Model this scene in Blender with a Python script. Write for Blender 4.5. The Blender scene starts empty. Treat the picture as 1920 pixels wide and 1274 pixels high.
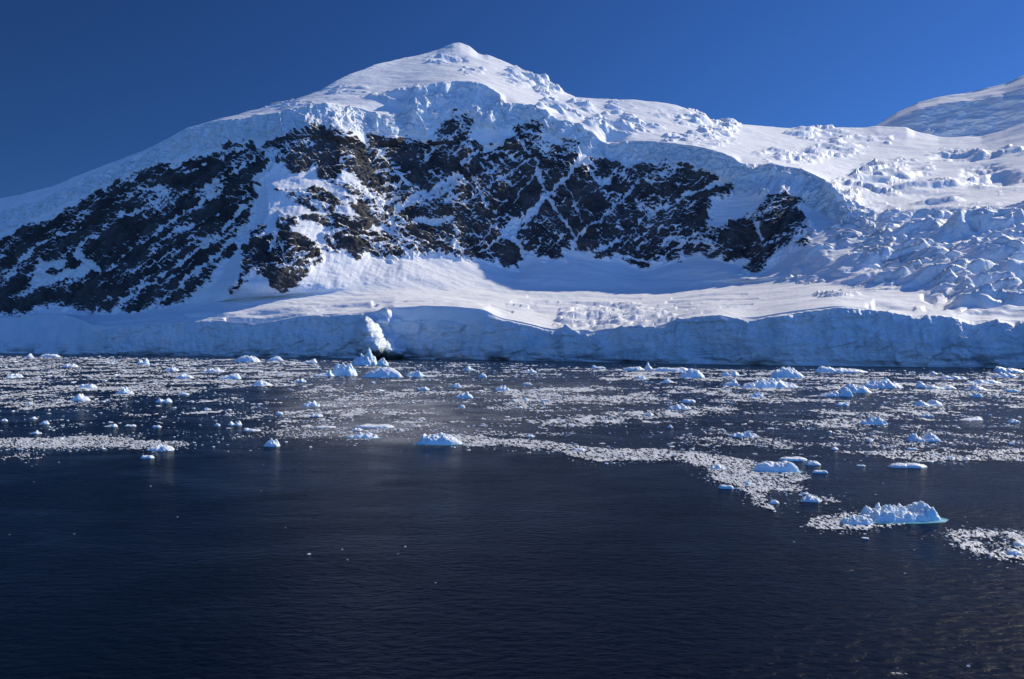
import bpy, math, random
import numpy as np

# ------------------------------------------------------------------ camera, sky, sun, exposure
sc = bpy.context.scene
col = sc.collection
FPX, HOR, CAMH = 1493.0, 645.0, 20.0      # focal length and horizon row (1920 px wide photo), eye height on deck
cam_d = bpy.data.cameras.new("camera")
cam = bpy.data.objects.new("camera", cam_d); col.objects.link(cam)
cam.location = (0, 0, CAMH); cam.rotation_euler = (math.radians(90), 0, 0)
cam_d.sensor_width = 36.0; cam_d.lens = 36.0 * FPX / 1920.0
cam_d.shift_y = (HOR - 637.0) / 1920.0
cam_d.clip_start = 0.5; cam_d.clip_end = 60000
sc.camera = cam

SUN_EL, SUN_AZ = math.radians(34), math.radians(60)     # azimuth to the right of the view direction (+Y)
w = bpy.data.worlds.new("World"); sc.world = w; w.use_nodes = True
nt = w.node_tree; bg = nt.nodes["Background"]
sky = nt.nodes.new("ShaderNodeTexSky"); sky.sky_type = 'NISHITA'; sky.sun_disc = False
sky.sun_elevation = SUN_EL; sky.sun_rotation = SUN_AZ
sky.altitude = 1500; sky.air_density = 1.0; sky.dust_density = 0.15; sky.ozone_density = 4.0
def wn(typ, **kw):
    o = nt.nodes.new("ShaderNode" + typ)
    for k, v in kw.items(): setattr(o, k, v)
    return o
# deep polar blue, paler sunwards; brightness added behind the camera to fill the shade
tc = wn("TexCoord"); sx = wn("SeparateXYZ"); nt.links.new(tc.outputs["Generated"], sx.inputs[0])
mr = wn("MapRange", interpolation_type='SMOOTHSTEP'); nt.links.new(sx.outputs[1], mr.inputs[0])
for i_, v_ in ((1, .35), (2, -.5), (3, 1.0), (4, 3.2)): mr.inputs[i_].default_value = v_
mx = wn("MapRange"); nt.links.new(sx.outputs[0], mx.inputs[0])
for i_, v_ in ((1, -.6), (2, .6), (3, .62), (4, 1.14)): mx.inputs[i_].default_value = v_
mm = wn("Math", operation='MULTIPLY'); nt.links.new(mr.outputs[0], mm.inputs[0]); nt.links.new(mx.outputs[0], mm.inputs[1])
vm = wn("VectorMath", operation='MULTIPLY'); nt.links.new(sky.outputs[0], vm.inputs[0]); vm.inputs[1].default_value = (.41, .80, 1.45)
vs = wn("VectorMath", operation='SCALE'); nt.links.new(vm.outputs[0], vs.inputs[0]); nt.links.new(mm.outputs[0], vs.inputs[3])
mt = wn("Mix", data_type='RGBA', blend_type='MULTIPLY'); mg = wn("MapRange", interpolation_type='SMOOTHSTEP'); nt.links.new(sx.outputs[1], mg.inputs[0])
for i_, v_ in ((1, .45), (2, -.4), (3, 0.0), (4, 1.0)): mg.inputs[i_].default_value = v_
nt.links.new(mg.outputs[0], mt.inputs[0]); nt.links.new(vs.outputs[0], mt.inputs[6]); mt.inputs[7].default_value = (1.22, 1.0, .90, 1)
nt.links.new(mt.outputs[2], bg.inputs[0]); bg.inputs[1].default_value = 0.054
sd = bpy.data.lights.new("sun", 'SUN'); sd.energy = 4.8; sd.angle = math.radians(0.53); sd.color = (1.0, 0.915, 0.72)
so = bpy.data.objects.new("sun", sd); col.objects.link(so)
so.rotation_euler = (math.radians(90) - SUN_EL, 0, -SUN_AZ + math.pi)
so.location = (800, 600, 1500)
sc.view_settings.view_transform = 'Standard'; sc.view_settings.look = 'None'
sc.view_settings.exposure = 0.0; sc.view_settings.gamma = 1.0
sc.cycles.max_bounces = 6; sc.cycles.diffuse_bounces = 3; sc.cycles.glossy_bounces = 3

# ------------------------------------------------------------------ noise toolbox
def _hash(ix, iy, seed):
    n = ix.astype(np.int32).astype(np.uint32) * np.uint32(374761393) + iy.astype(np.int32).astype(np.uint32) * np.uint32(668265263) + np.uint32((seed * 974634721) & 0xFFFFFFFF)
    n ^= n >> np.uint32(13); n *= np.uint32(1274126177); n ^= n >> np.uint32(16); n *= np.uint32(2246822519); n ^= n >> np.uint32(15)
    return (n & np.uint32(0xFFFFFF)).astype(np.float32) * np.float32(1 / 0xFFFFFF)
def noise(x, y, seed=0):
    xi = np.floor(x); yi = np.floor(y); fx = (x - xi).astype(np.float32); fy = (y - yi).astype(np.float32)
    u = fx * fx * fx * (fx * (fx * 6 - 15) + 10); v = fy * fy * fy * (fy * (fy * 6 - 15) + 10)
    def g(dx, dy):
        a = _hash(xi + dx, yi + dy, seed) * np.float32(2 * np.pi)
        return np.cos(a) * (fx - dx) + np.sin(a) * (fy - dy)
    a = g(0, 0); a = a + u * (g(1, 0) - a); b = g(0, 1); b = b + u * (g(1, 1) - b)
    return (a + v * (b - a)) * 1.5
def fbm(x, y, oct=4, seed=0, gain=.5, lac=2.03):
    s = 0; a = 1.0; t = 0
    for o in range(oct):
        s = s + a * noise(x, y, seed + o * 17); t += a; a *= gain; x = x * lac + 13.7; y = y * lac - 7.1
    return s / t
def ridged(x, y, oct=4, seed=0, gain=.55, lac=2.1):
    s = 0; a = 1.0; t = 0
    for o in range(oct):
        s = s + a * (1 - 2.2 * np.abs(noise(x, y, seed + o * 17))); t += a; a *= gain; x = x * lac + 3.7; y = y * lac + 9.1
    return s / t
def voronoi(x, y, seed=0, jit=.9):
    xi = np.floor(x); yi = np.floor(y)
    f1 = np.full(x.shape, 9., np.float32); f2 = f1.copy(); cid = np.zeros(x.shape, np.float32); ox = cid.copy(); oy = cid.copy()
    for dx in (-1, 0, 1):
        for dy in (-1, 0, 1):
            cx = xi + dx; cy = yi + dy
            px_ = cx + .5 + jit * (_hash(cx, cy, seed) - .5); py_ = cy + .5 + jit * (_hash(cx, cy, seed + 5) - .5)
            ex = (x - px_).astype(np.float32); ey = (y - py_).astype(np.float32); d = np.sqrt(ex * ex + ey * ey)
            c = d < f1
            f2 = np.where(c, f1, np.minimum(f2, d)); f1 = np.where(c, d, f1)
            cid = np.where(c, _hash(cx, cy, seed + 11), cid); ox = np.where(c, ex, ox); oy = np.where(c, ey, oy)
    return f1, f2, cid, ox, oy
def sstep(a, b, x):
    t = np.clip((x - a) / (b - a), 0, 1); return t * t * (3 - 2 * t)
def gsmooth(a, s, axis=0):
    if s <= 0: return a
    r = int(3 * s) + 1; k = np.exp(-.5 * (np.arange(-r, r + 1) / s) ** 2); k /= k.sum()
    a = np.moveaxis(a, axis, 0); n = a.shape[0]
    p = np.concatenate([np.repeat(a[:1], r, 0), a, np.repeat(a[-1:], r, 0)], 0)
    o = sum(k[i] * p[i:i + n] for i in range(2 * r + 1))
    return np.moveaxis(o, 0, axis)
def seg_dist(px, py, pts, closed=False):
    P = np.array(pts, float); d = np.full(px.shape, 1e9)
    n = len(P) if closed else len(P) - 1
    for i in range(n):
        a = P[i]; b = P[(i + 1) % len(P)]; e = b - a; L = max((e ** 2).sum(), 1e-9)
        t = np.clip(((px - a[0]) * e[0] + (py - a[1]) * e[1]) / L, 0, 1)
        d = np.minimum(d, np.hypot(px - a[0] - t * e[0], py - a[1] - t * e[1]))
    return d
def inside(px, py, pts):
    P = np.array(pts, float); c = np.zeros(px.shape, bool)
    for i in range(len(P)):
        x0, y0 = P[i]; x1, y1 = P[(i + 1) % len(P)]
        if y0 == y1: continue
        c ^= ((y0 > py) != (y1 > py)) & (px < (x1 - x0) * (py - y0) / (y1 - y0) + x0)
    return c
def local(px, py, pts, pad=0):                  # boolean mask of the grid nodes near a polyline, to keep distance sums small
    P = np.array(pts, float)
    return (px > P[:, 0].min() - pad) & (px < P[:, 0].max() + pad) & (py > P[:, 1].min() - pad) & (py < P[:, 1].max() + pad)
def sdf(px, py, pts, pad=40):                   # signed distance, positive inside
    o = np.full(px.shape, -float(pad)); m = local(px, py, pts, pad); x, y = px[m], py[m]
    d = seg_dist(x, y, pts, True); o[m] = np.where(inside(x, y, pts), d, -np.minimum(d, pad)); return o

# ------------------------------------------------------------------ mesh and material helpers
def mesh_obj(name, verts, faces, mat, parent=None, attrs=None, smooth=True):
    me = bpy.data.meshes.new(name)
    faces = np.asarray(faces, np.int32); k = faces.shape[1]
    me.vertices.add(len(verts)); me.vertices.foreach_set("co", np.asarray(verts, np.float32).ravel())
    me.loops.add(faces.size); me.loops.foreach_set("vertex_index", faces.ravel())
    me.polygons.add(len(faces)); me.polygons.foreach_set("loop_start", np.arange(0, faces.size, k, dtype=np.int32))
    me.polygons.foreach_set("loop_total", np.full(len(faces), k, np.int32))
    me.update(calc_edges=True)
    me.polygons.foreach_set("use_smooth", np.full(len(faces), bool(smooth)))
    for an, av in (attrs or {}).items():
        at = me.attributes.new(an, 'FLOAT', 'POINT'); at.data.foreach_set("value", np.asarray(av, np.float32).ravel())
    me.materials.append(mat)
    ob = bpy.data.objects.new(name, me); col.objects.link(ob); ob.parent = parent
    return ob
def grid_faces(nr, nc, keep=None):
    i = np.arange(nr * nc).reshape(nr, nc)
    f = np.stack([i[:-1, :-1], i[:-1, 1:], i[1:, 1:], i[1:, :-1]], -1).reshape(-1, 4)
    return f if keep is None else f[keep.ravel()]
class Mat:
    def __init__(s, name, rough=.6, spec=.3):
        s.m = bpy.data.materials.new(name); s.m.use_nodes = True; s.t = s.m.node_tree; s.b = s.t.nodes["Principled BSDF"]
        s.b.inputs["Roughness"].default_value = rough; s.b.inputs["Specular IOR Level"].default_value = spec
    def n(s, typ, **kw):
        o = s.t.nodes.new("ShaderNode" + typ)
        for k, v in kw.items():
            if hasattr(o, k): setattr(o, k, v)
            else: o.inputs[k.replace('_', ' ')].default_value = v
        return o
    def l(s, a, b): s.t.links.new(a, b)
    def put(s, sock, v):
        if isinstance(v, bpy.types.NodeSocket): s.l(v, sock)
        elif v is not None: sock.default_value = v
    def math(s, op, a, b=None, c=None, clamp=False):
        o = s.n("Math", operation=op); o.use_clamp = clamp
        for i, v in enumerate((a, b, c)): s.put(o.inputs[i], v)
        return o.outputs[0]
    def ramp(s, v, a, b):                        # smoothstep
        o = s.n("MapRange"); o.interpolation_type = 'SMOOTHSTEP'; s.put(o.inputs[0], v); o.inputs[1].default_value = a; o.inputs[2].default_value = b
        return o.outputs[0]
    def mix(s, f, a, b):
        o = s.n("Mix", data_type='RGBA'); s.put(o.inputs[0], f)
        for i, v in ((6, a), (7, b)): s.put(o.inputs[i], v if isinstance(v, bpy.types.NodeSocket) else (*v, 1))
        return o.outputs[2]
    def pos(s, scale=(1, 1, 1)):
        g = s.n("NewGeometry"); o = s.n("VectorMath", operation='MULTIPLY'); s.l(g.outputs["Position"], o.inputs[0]); o.inputs[1].default_value = scale
        return o.outputs[0]
    def noise(s, vec, scale, detail=4, rough=.55, dist=0):
        o = s.n("TexNoise", Scale=scale, Detail=detail, Roughness=rough, Distortion=dist); s.l(vec, o.inputs["Vector"]); return o.outputs[0]
    def attr(s, name):
        return s.n("Attribute", attribute_name=name).outputs["Fac"]
    def bump(s, h, dist, strength=1.0, normal=None):
        o = s.n("Bump", Strength=strength, Distance=dist); s.l(h, o.inputs["Height"])
        if normal is not None: s.l(normal, o.inputs["Normal"])
        s.l(o.outputs[0], s.b.inputs["Normal"]); return o.outputs[0]
    def color(s, c): s.put(s.b.inputs["Base Color"], c if isinstance(c, bpy.types.NodeSocket) else (*c, 1))
def up_normal(M):
    g = M.n("NewGeometry"); x = M.n("SeparateXYZ"); M.l(g.outputs["Normal"], x.inputs[0]); return x.outputs[2]
def tag(o, label=None, cat=None, group=None, kind=None):
    if label: o["label"] = label
    if cat: o["category"] = cat
    if group: o["group"] = group
    if kind: o["kind"] = kind
    return o

# ------------------------------------------------------------------ materials of land and ice
def mountain_material():
    M = Mat("snow_rock_ice", .55, .25)
    p = M.pos()
    rock, ice, dirt = M.attr("rock"), M.attr("ice"), M.attr("dirt")
    fine = M.noise(p, .11, 8, .68); fine2 = M.noise(p, .35, 5, .6)
    ledge = M.noise(M.pos((.07, .07, .20)), 1.0, 6, .62, .6)
    k = M.math('ADD', rock, M.math('MULTIPLY', M.math('SUBTRACT', fine, .5), .8))
    k = M.math('ADD', k, M.math('MULTIPLY', M.math('SUBTRACT', ledge, .5), .95))
    rk = M.ramp(k, .35, .62)
    big = M.noise(p, .012, 4)
    snow = M.mix(M.ramp(big, .35, .65), (.83, .83, .835), (.875, .87, .865))
    vst = M.noise(M.pos((.07, .07, .010)), 1.0, 5, .6, .5)
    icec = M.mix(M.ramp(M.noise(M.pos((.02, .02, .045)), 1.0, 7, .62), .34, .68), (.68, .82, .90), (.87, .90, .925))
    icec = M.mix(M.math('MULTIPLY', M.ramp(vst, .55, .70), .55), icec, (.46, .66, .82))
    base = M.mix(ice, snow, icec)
    strat = M.noise(M.pos((.012, .012, .10)), 1.0, 6, .6, 1.2)
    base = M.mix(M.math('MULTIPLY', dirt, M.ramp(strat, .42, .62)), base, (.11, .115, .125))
    rc = M.mix(M.ramp(M.noise(p, .02, 6, .6), .35, .68), (.044, .043, .047), (.108, .102, .104))
    rc = M.mix(M.math('MULTIPLY', M.ramp(M.noise(p, .006, 3), .58, .74), .35), rc, (.13, .10, .078))
    M.color(M.mix(rk, base, rc))
    rr = M.n("MapRange"); M.l(rk, rr.inputs[0]); rr.inputs[3].default_value = .6; rr.inputs[4].default_value = .85; M.l(rr.outputs[0], M.b.inputs["Roughness"])
    hb = M.math('ADD', M.math('MULTIPLY', fine, 1.0), M.math('MULTIPLY', fine2, .4))
    amt = M.math('ADD', M.math('MULTIPLY', rk, .85), M.math('ADD', M.math('MULTIPLY', ice, .38), .14))
    M.bump(M.math('MULTIPLY', hb, amt), 6.0, 1.0)
    return M.m
MOUNTAIN = mountain_material()

# ------------------------------------------------------------------ terrain: profile lines of the real landforms
# every line: photo column -> photo row (for bearing and elevation) and a depth in metres of its own
def curve(pts, sig=1.0):
    P = np.array(pts, float); return gsmooth(np.interp(PX, P[:, 0], P[:, 1]), sig)
def dcurve(pts, sig=30):
    P = np.array(pts, float); return gsmooth(np.interp(PX, P[:, 0], P[:, 1]), sig)
NC = 1500
PX = np.linspace(-290, 2210, NC)
yW = curve([(-290, 660), (0, 662.5), (400, 668), (640, 672), (900, 675), (1200, 681), (1500, 686), (1900, 690), (2210, 692)], 20)
yT = curve([(-290, 605), (0, 600), (60, 594), (120, 590), (160, 602), (180, 622), (200, 617), (240, 612), (270, 610), (330, 605), (420, 602), (465, 605), (480, 611), (530, 600),
  (560, 593), (600, 592), (616, 595), (631, 593), (644, 590), (658, 592), (686, 589), (701, 585), (722, 577), (731, 585), (737, 591), (750, 596), (780, 597), (826, 597), (850, 601), (866, 606), (881, 606), (900, 600),
  (910, 596), (953, 603), (991, 611), (1030, 622), (1049, 628), (1060, 614), (1091, 628), (1145, 630), (1168, 621), (1222, 616), (1261, 614), (1268, 601), (1299, 595), (1350, 591), (1396, 601), (1420, 602), (1441, 595), (1485, 589),
  (1576, 577), (1613, 581), (1654, 583), (1706, 593), (1725, 597), (1738, 590), (1787, 595), (1805, 603), (1826, 611), (1850, 604), (1870, 599), (1904, 613), (1912, 602), (2000, 600), (2100, 612), (2210, 604)], .8)
yT = yT - 2.6 * fbm(PX / 13, PX * 0, 4, 71) * sstep(190, 260, PX)
yT2 = curve([(-290, 601), (0, 597), (60, 592), (120, 587), (160, 597), (185, 618), (240, 608), (330, 601), (420, 598), (480, 606), (530, 596), (560, 589), (640, 585), (700, 580), (722, 575), (740, 577), (770, 575), (800, 573), (860, 575), (905, 580), (930, 589), (953, 600), (991, 608),
  (1030, 618), (1060, 611), (1145, 625), (1222, 612), (1261, 609), (1299, 591), (1350, 587), (1396, 597), (1441, 591), (1485, 585), (1576, 573), (1654, 579), (1725, 592), (1787, 590), (1826, 605), (1870, 594), (1904, 606), (2000, 594), (2210, 598)], .8)
tier = sstep(715, 740, PX) * (1 - sstep(905, 960, PX))
yT2 = gsmooth(yT2, 5) * tier + (gsmooth(yT, 14) - 3.0) * (1 - tier)
yG = curve([(-290, 598), (0, 594), (60, 590), (120, 585), (160, 591), (190, 598), (250, 594), (345, 574), (450, 561), (600, 556), (750, 545), (940, 548), (1090, 544), (1250, 546), (1420, 532), (1500, 525), (1600, 538), (1680, 552), (1750, 560), (1920, 568), (2210, 570)], 8)
yF = curve([(-290, 596), (0, 592), (50, 590), (100, 578), (160, 588), (250, 590), (345, 571), (440, 552), (530, 544), (600, 520), (660, 495), (730, 490), (760, 482), (830, 485), (900, 492), (970, 505), (1010, 490), (1080, 480), (1140, 490), (1200, 505), (1250, 490), (1310, 485),
  (1370, 495), (1405, 518), (1440, 508), (1500, 470), (1550, 465), (1600, 480), (1680, 510), (1750, 520), (1920, 525), (2210, 525)], 5)
yR = curve([(-290, 520), (0, 440), (60, 415), (140, 378), (250, 327), (320, 304), (400, 287), (440, 272), (500, 262), (560, 255), (650, 247), (700, 255), (800, 258), (860, 240), (920, 252), (1000, 243), (1080, 275), (1130, 300), (1240, 306), (1330, 332), (1400, 372), (1450, 370), (1500, 385), (1550, 410), (1600, 430), (1680, 455), (1750, 460), (1920, 460), (2210, 455)], 6)
yE = curve([(-290, 480), (0, 398), (80, 373), (125, 352), (170, 329), (260, 297), (300, 273), (350, 243), (417, 226), (471, 220), (481, 215), (508, 213), (521, 211), (540, 205), (571, 201), (592, 196), (612, 194), (654, 200), (678, 203), (704, 211), (720, 215), (743, 216), (759, 205), (770, 180), (782, 164),
  (834, 154), (860, 152), (899, 155), (912, 161), (938, 177), (948, 195), (965, 193), (1003, 198), (1043, 225), (1063, 228), (1084, 232), (1108, 247), (1127, 263), (1144, 277), (1149, 274), (1167, 268), (1193, 266), (1237, 266), (1270, 269), (1324, 278), (1357, 287), (1377, 296), (1390, 307), (1408, 309), (1429, 311), (1445, 306), (1460, 311),
  (1503, 317), (1522, 325), (1549, 338), (1575, 365), (1610, 386), (1660, 400), (1700, 398), (1750, 391), (1800, 388), (1920, 386), (2210, 375)], 1.2)
yS = curve([(-290, 462), (0, 373), (40, 365), (100, 348), (160, 325), (210, 305), (260, 290), (300, 268), (350, 239), (400, 226), (460, 210), (500, 200), (550, 188), (600, 170), (630, 152), (660, 138), (700, 122), (740, 113), (780, 104), (820, 95), (840, 86), (850, 81), (862, 80), (880, 87), (895, 100), (905, 103), (915, 103),
  (940, 112), (975, 130), (1010, 145), (1030, 155), (1045, 165), (1060, 175), (1080, 184), (1130, 186), (1190, 188), (1230, 190), (1270, 198), (1300, 208), (1320, 220), (1335, 228), (1400, 234), (1480, 241), (1540, 241), (1580, 240), (1620, 240), (1645, 236), (1700, 238), (1716, 246), (1760, 257), (1840, 257), (1880, 246), (1920, 230), (2010, 205), (2210, 170)], 1.0)
W_of = lambda y: CAMH * FPX / (y - HOR)
dW = gsmooth(W_of(np.maximum(yW, 658.5)), 25)
dT = dW + dcurve([(-290, 90), (0, 75), (120, 62), (165, 30), (185, 14), (300, 12), (2210, 12)], 4)
dT2 = dT + dcurve([(-290, 5), (160, 5), (300, 10), (700, 10), (740, 12), (905, 12), (960, 8), (2210, 8)], 6)
dG = 0 + dcurve([(-290, 1960), (0, 1850), (120, 1780), (185, 1650), (250, 1560), (350, 1480), (560, 1410), (750, 1420), (960, 1500), (1200, 1450), (1400, 1350), (1500, 1180), (1600, 980), (1750, 830), (1920, 790), (2210, 760)], 45)
dF = dcurve([(-290, 1990), (0, 1865), (120, 1800), (185, 1700), (250, 1620), (350, 1520), (480, 1440), (560, 1440), (650, 1500), (750, 1570), (960, 1640), (1200, 1600), (1400, 1450), (1500, 1340), (1600, 1180), (1750, 950), (1920, 890), (2210, 850)], 22)
dR = dcurve([(-290, 2190), (0, 2060), (185, 1980), (350, 1900), (480, 1820), (560, 1800), (660, 1840), (750, 1890), (960, 1910), (1200, 1830), (1400, 1620), (1500, 1560), (1600, 1330), (1750, 1130), (1920, 1040), (2210, 990)], 22)
dE = dcurve([(-290, 2220), (0, 2090), (185, 2010), (350, 1935), (480, 1850), (560, 1828), (660, 1868), (740, 1900), (785, 1955), (860, 1990), (915, 1970), (960, 1935), (1080, 1900), (1200, 1850), (1400, 1645), (1500, 1590), (1600, 1440), (1700, 1340), (1750, 1320), (1920, 1220), (2210, 1150)], 7)
dS = dcurve([(-290, 2290), (0, 2150), (170, 2040), (350, 1970), (430, 1990), (500, 2030), (560, 2090), (650, 2280), (750, 2520), (860, 2720), (960, 2620), (1050, 2450), (1130, 2400), (1200, 2450), (1300, 2400), (1400, 2520), (1500, 2620), (1640, 2700), (1750, 2500), (1920, 2350), (2210, 2250)], 40)
# behind the skyline the land falls away again
def zof(y, d): return CAMH + (HOR - y) / FPX * d
levels = [("W", yW, dW), ("T", yT, dT), ("T2", yT2, dT2), ("G", yG, dG), ("F", yF, dF), ("R", yR, dR), ("E", yE, dE), ("S", yS, dS)]
yE2 = np.maximum(np.minimum(gsmooth(yE, 45) + (gsmooth(yS, 30) - gsmooth(yE, 45)) * .12, yE - 2), yE + (yS - yE) * .8); dE2 = np.maximum(gsmooth(dE, 40) + .14 * (gsmooth(dS, 20) - gsmooth(dE, 40)), dE + 8)
levels.insert(7, ("E2", yE2, gsmooth(dE2, 12)))
rows = [96, 14, 66, 60, 236, 76, 18, 124]
YP, DP, LV = [], [], []
yW0 = yW
for k, n in enumerate(rows):
    (_, ya, da), (_, yb, db) = levels[k], levels[k + 1]
    t = np.arange(n)[:, None] / n
    if k == 0: t = t ** 1.0
    YP.append(ya + (yb - ya) * t); DP.append(da + (db - da) * (t if k != 0 else t ** 1.3)); LV.append(k + t + 0 * ya)
YP.append(yS[None]); DP.append(dS[None]); LV.append(np.full((1, NC), 8.0))
YP = np.concatenate(YP); DP = np.concatenate(DP); LV = np.concatenate(LV)
NR0 = YP.shape[0]
PXg = np.broadcast_to(PX, YP.shape).copy()
# soften the breaks of slope except at the ice cliffs' lips
rS = np.cumsum([0] + rows)
soft = gsmooth(DP, 5, 0); softy = gsmooth(YP, 5, 0)
wgt = np.zeros(NR0)
wgt[rS[3] - 12: rS[5] + 20] = 1; wgt[rS[6] + 12: NR0 - 10] = 1; wgt = gsmooth(wgt, 3)[:, None]
DP = DP + (soft - DP) * wgt; YP = YP + (softy - YP) * wgt

wg2 = np.zeros(NR0); wg2[rS[2] + 26: rS[4] - 30] = 1; wg2[rS[6] + 22: NR0 - 16] = 1; wg2 = gsmooth(wg2, 9)[:, None]
DP = DP + (gsmooth(DP, 30, 1) - DP) * wg2; YP = YP + (gsmooth(YP, 30, 1) - YP) * wg2
# surface coordinates in metres: A along the shore, B up the slope
A = (PXg - 960) / FPX * gsmooth(DP, 20, 1); Zb = CAMH + (HOR - YP) / FPX * DP
B = np.concatenate([np.zeros((1, NC)), np.cumsum(np.sqrt(np.diff(DP, axis=0) ** 2 + np.diff(Zb, axis=0) ** 2), 0)]); B = gsmooth(B, 25, 1)
# ---- larger relief: ribs, buttresses, lobes (metres towards the sea)
def ridge(pts, amp, wl, wr, fy=12, jag=3.0):
    P = np.array(sorted(pts, key=lambda q: q[1]), float)
    cx = np.interp(YP, P[:, 1], P[:, 0]); dx = PXg - cx + jag * (noise(YP / 13, PXg / 90, 7) + .6 * noise(YP / 4.5, PXg / 40, 8))
    pr = np.where(dx < 0, np.clip(1 + dx / wl, 0, 1), np.clip(1 - dx / wr, 0, 1)) ** 1.15
    fade = sstep(P[0, 1] - fy, P[0, 1] + fy, YP) * (1 - sstep(P[-1, 1] - fy, P[-1, 1] + fy, YP))
    return amp * pr * fade
def lobe(cx, cy, rx, ry, amp, p=1.0):
    q = ((PXg - cx) / rx) ** 2 + ((YP - cy) / ry) ** 2
    return amp * np.clip(1 - q, 0, 1) ** p
rel = np.zeros_like(DP)
face = (LV > 3.2) & (LV < 6.6)
fc = 0
fc = fc + ridge([(590, 225), (540, 290), (497, 325), (503, 400), (475, 470), (432, 552)], 75, 110, 235, 25)
fc = fc + ridge([(634, 235), (640, 320), (655, 420)], 16, 34, 75, 20)
fc = fc + ridge([(560, 395), (545, 440), (520, 535)], 20, 45, 60, 20)
fc = fc + ridge([(885, 205), (870, 330), (850, 400)], 26, 70, 90, 30)
fc = fc + ridge([(985, 250), (930, 370), (930, 480)], 24, 60, 80, 30)
fc = fc + ridge([(1085, 295), (1110, 380), (1120, 480)], 30, 70, 110, 30)
fc = fc + ridge([(1270, 300), (1230, 420), (1200, 500)], 30, 110, 70, 30)
fc = fc + ridge([(1465, 350), (1440, 420), (1404, 525)], 70, 120, 75, 18)
for P_, a_, l_, r_ in (([(521, 208), (533, 262)], 16, 55, 24), ([(566, 198), (585, 256)], 12, 40, 22), ([(611, 192), (650, 262)], 24, 65, 34), ([(717, 212), (748, 272)], 24, 62, 30),
     ([(779, 190), (808, 268)], 34, 40, 52), ([(907, 205), (957, 278)], 24, 45, 32), ([(950, 190), (957, 250)], 14, 25, 18), ([(1108, 190), (1122, 232)], 12, 25, 20), ([(833, 156), (838, 188)], 9, 10, 9), ([(1018, 205), (1060, 262)], 14, 40, 36)):
    fc = fc + ridge(P_, a_, l_, r_, 7)
rel += fc * gsmooth(face.astype(float), 3, 0)
cl = (LV < 1.6)
cliff = ridge([(690, 598), (676, 618), (667, 640), (676, 655), (684, 670)], 30, 14, 74, 8, 1.5) + lobe(694, 640, 30, 36, 74, .55) + lobe(686, 612, 14, 18, 26, .6) + lobe(728, 656, 34, 23, 66, .5) + ridge([(722, 572), (730, 610)], 7, 16, 12, 6) + ridge([(700, 580), (716, 600)], 4, 8, 10, 5)
cliff = cliff + lobe(1060, 640, 30, 60, 5) + lobe(1440, 640, 90, 60, 8) + lobe(520, 650, 120, 40, 9) + lobe(300, 660, 90, 40, 12) - lobe(820, 640, 80, 60, 8) + lobe(960, 650, 70, 50, 7) - lobe(1330, 650, 50, 60, 6) + lobe(1760, 650, 130, 60, 8)
rel += cliff * cl
DP = DP - rel

X = (PXg - 960) / FPX * DP; Y = DP.copy(); Z = CAMH + (HOR - YP) / FPX * DP
Z[0] = -1.5
def normals(X, Y, Z):
    P = np.stack([X, Y, Z], -1); du = np.gradient(P, axis=1); dv = np.gradient(P, axis=0)
    n = np.cross(du, dv); return n / (np.linalg.norm(n, axis=-1, keepdims=True) + 1e-9)
N = normals(X, Y, Z)
flip = np.sign(N[..., 2:3].mean()); N *= flip
for a_ in range(3): N[..., a_] = gsmooth(gsmooth(N[..., a_], 4, 0), 4, 1)

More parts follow.
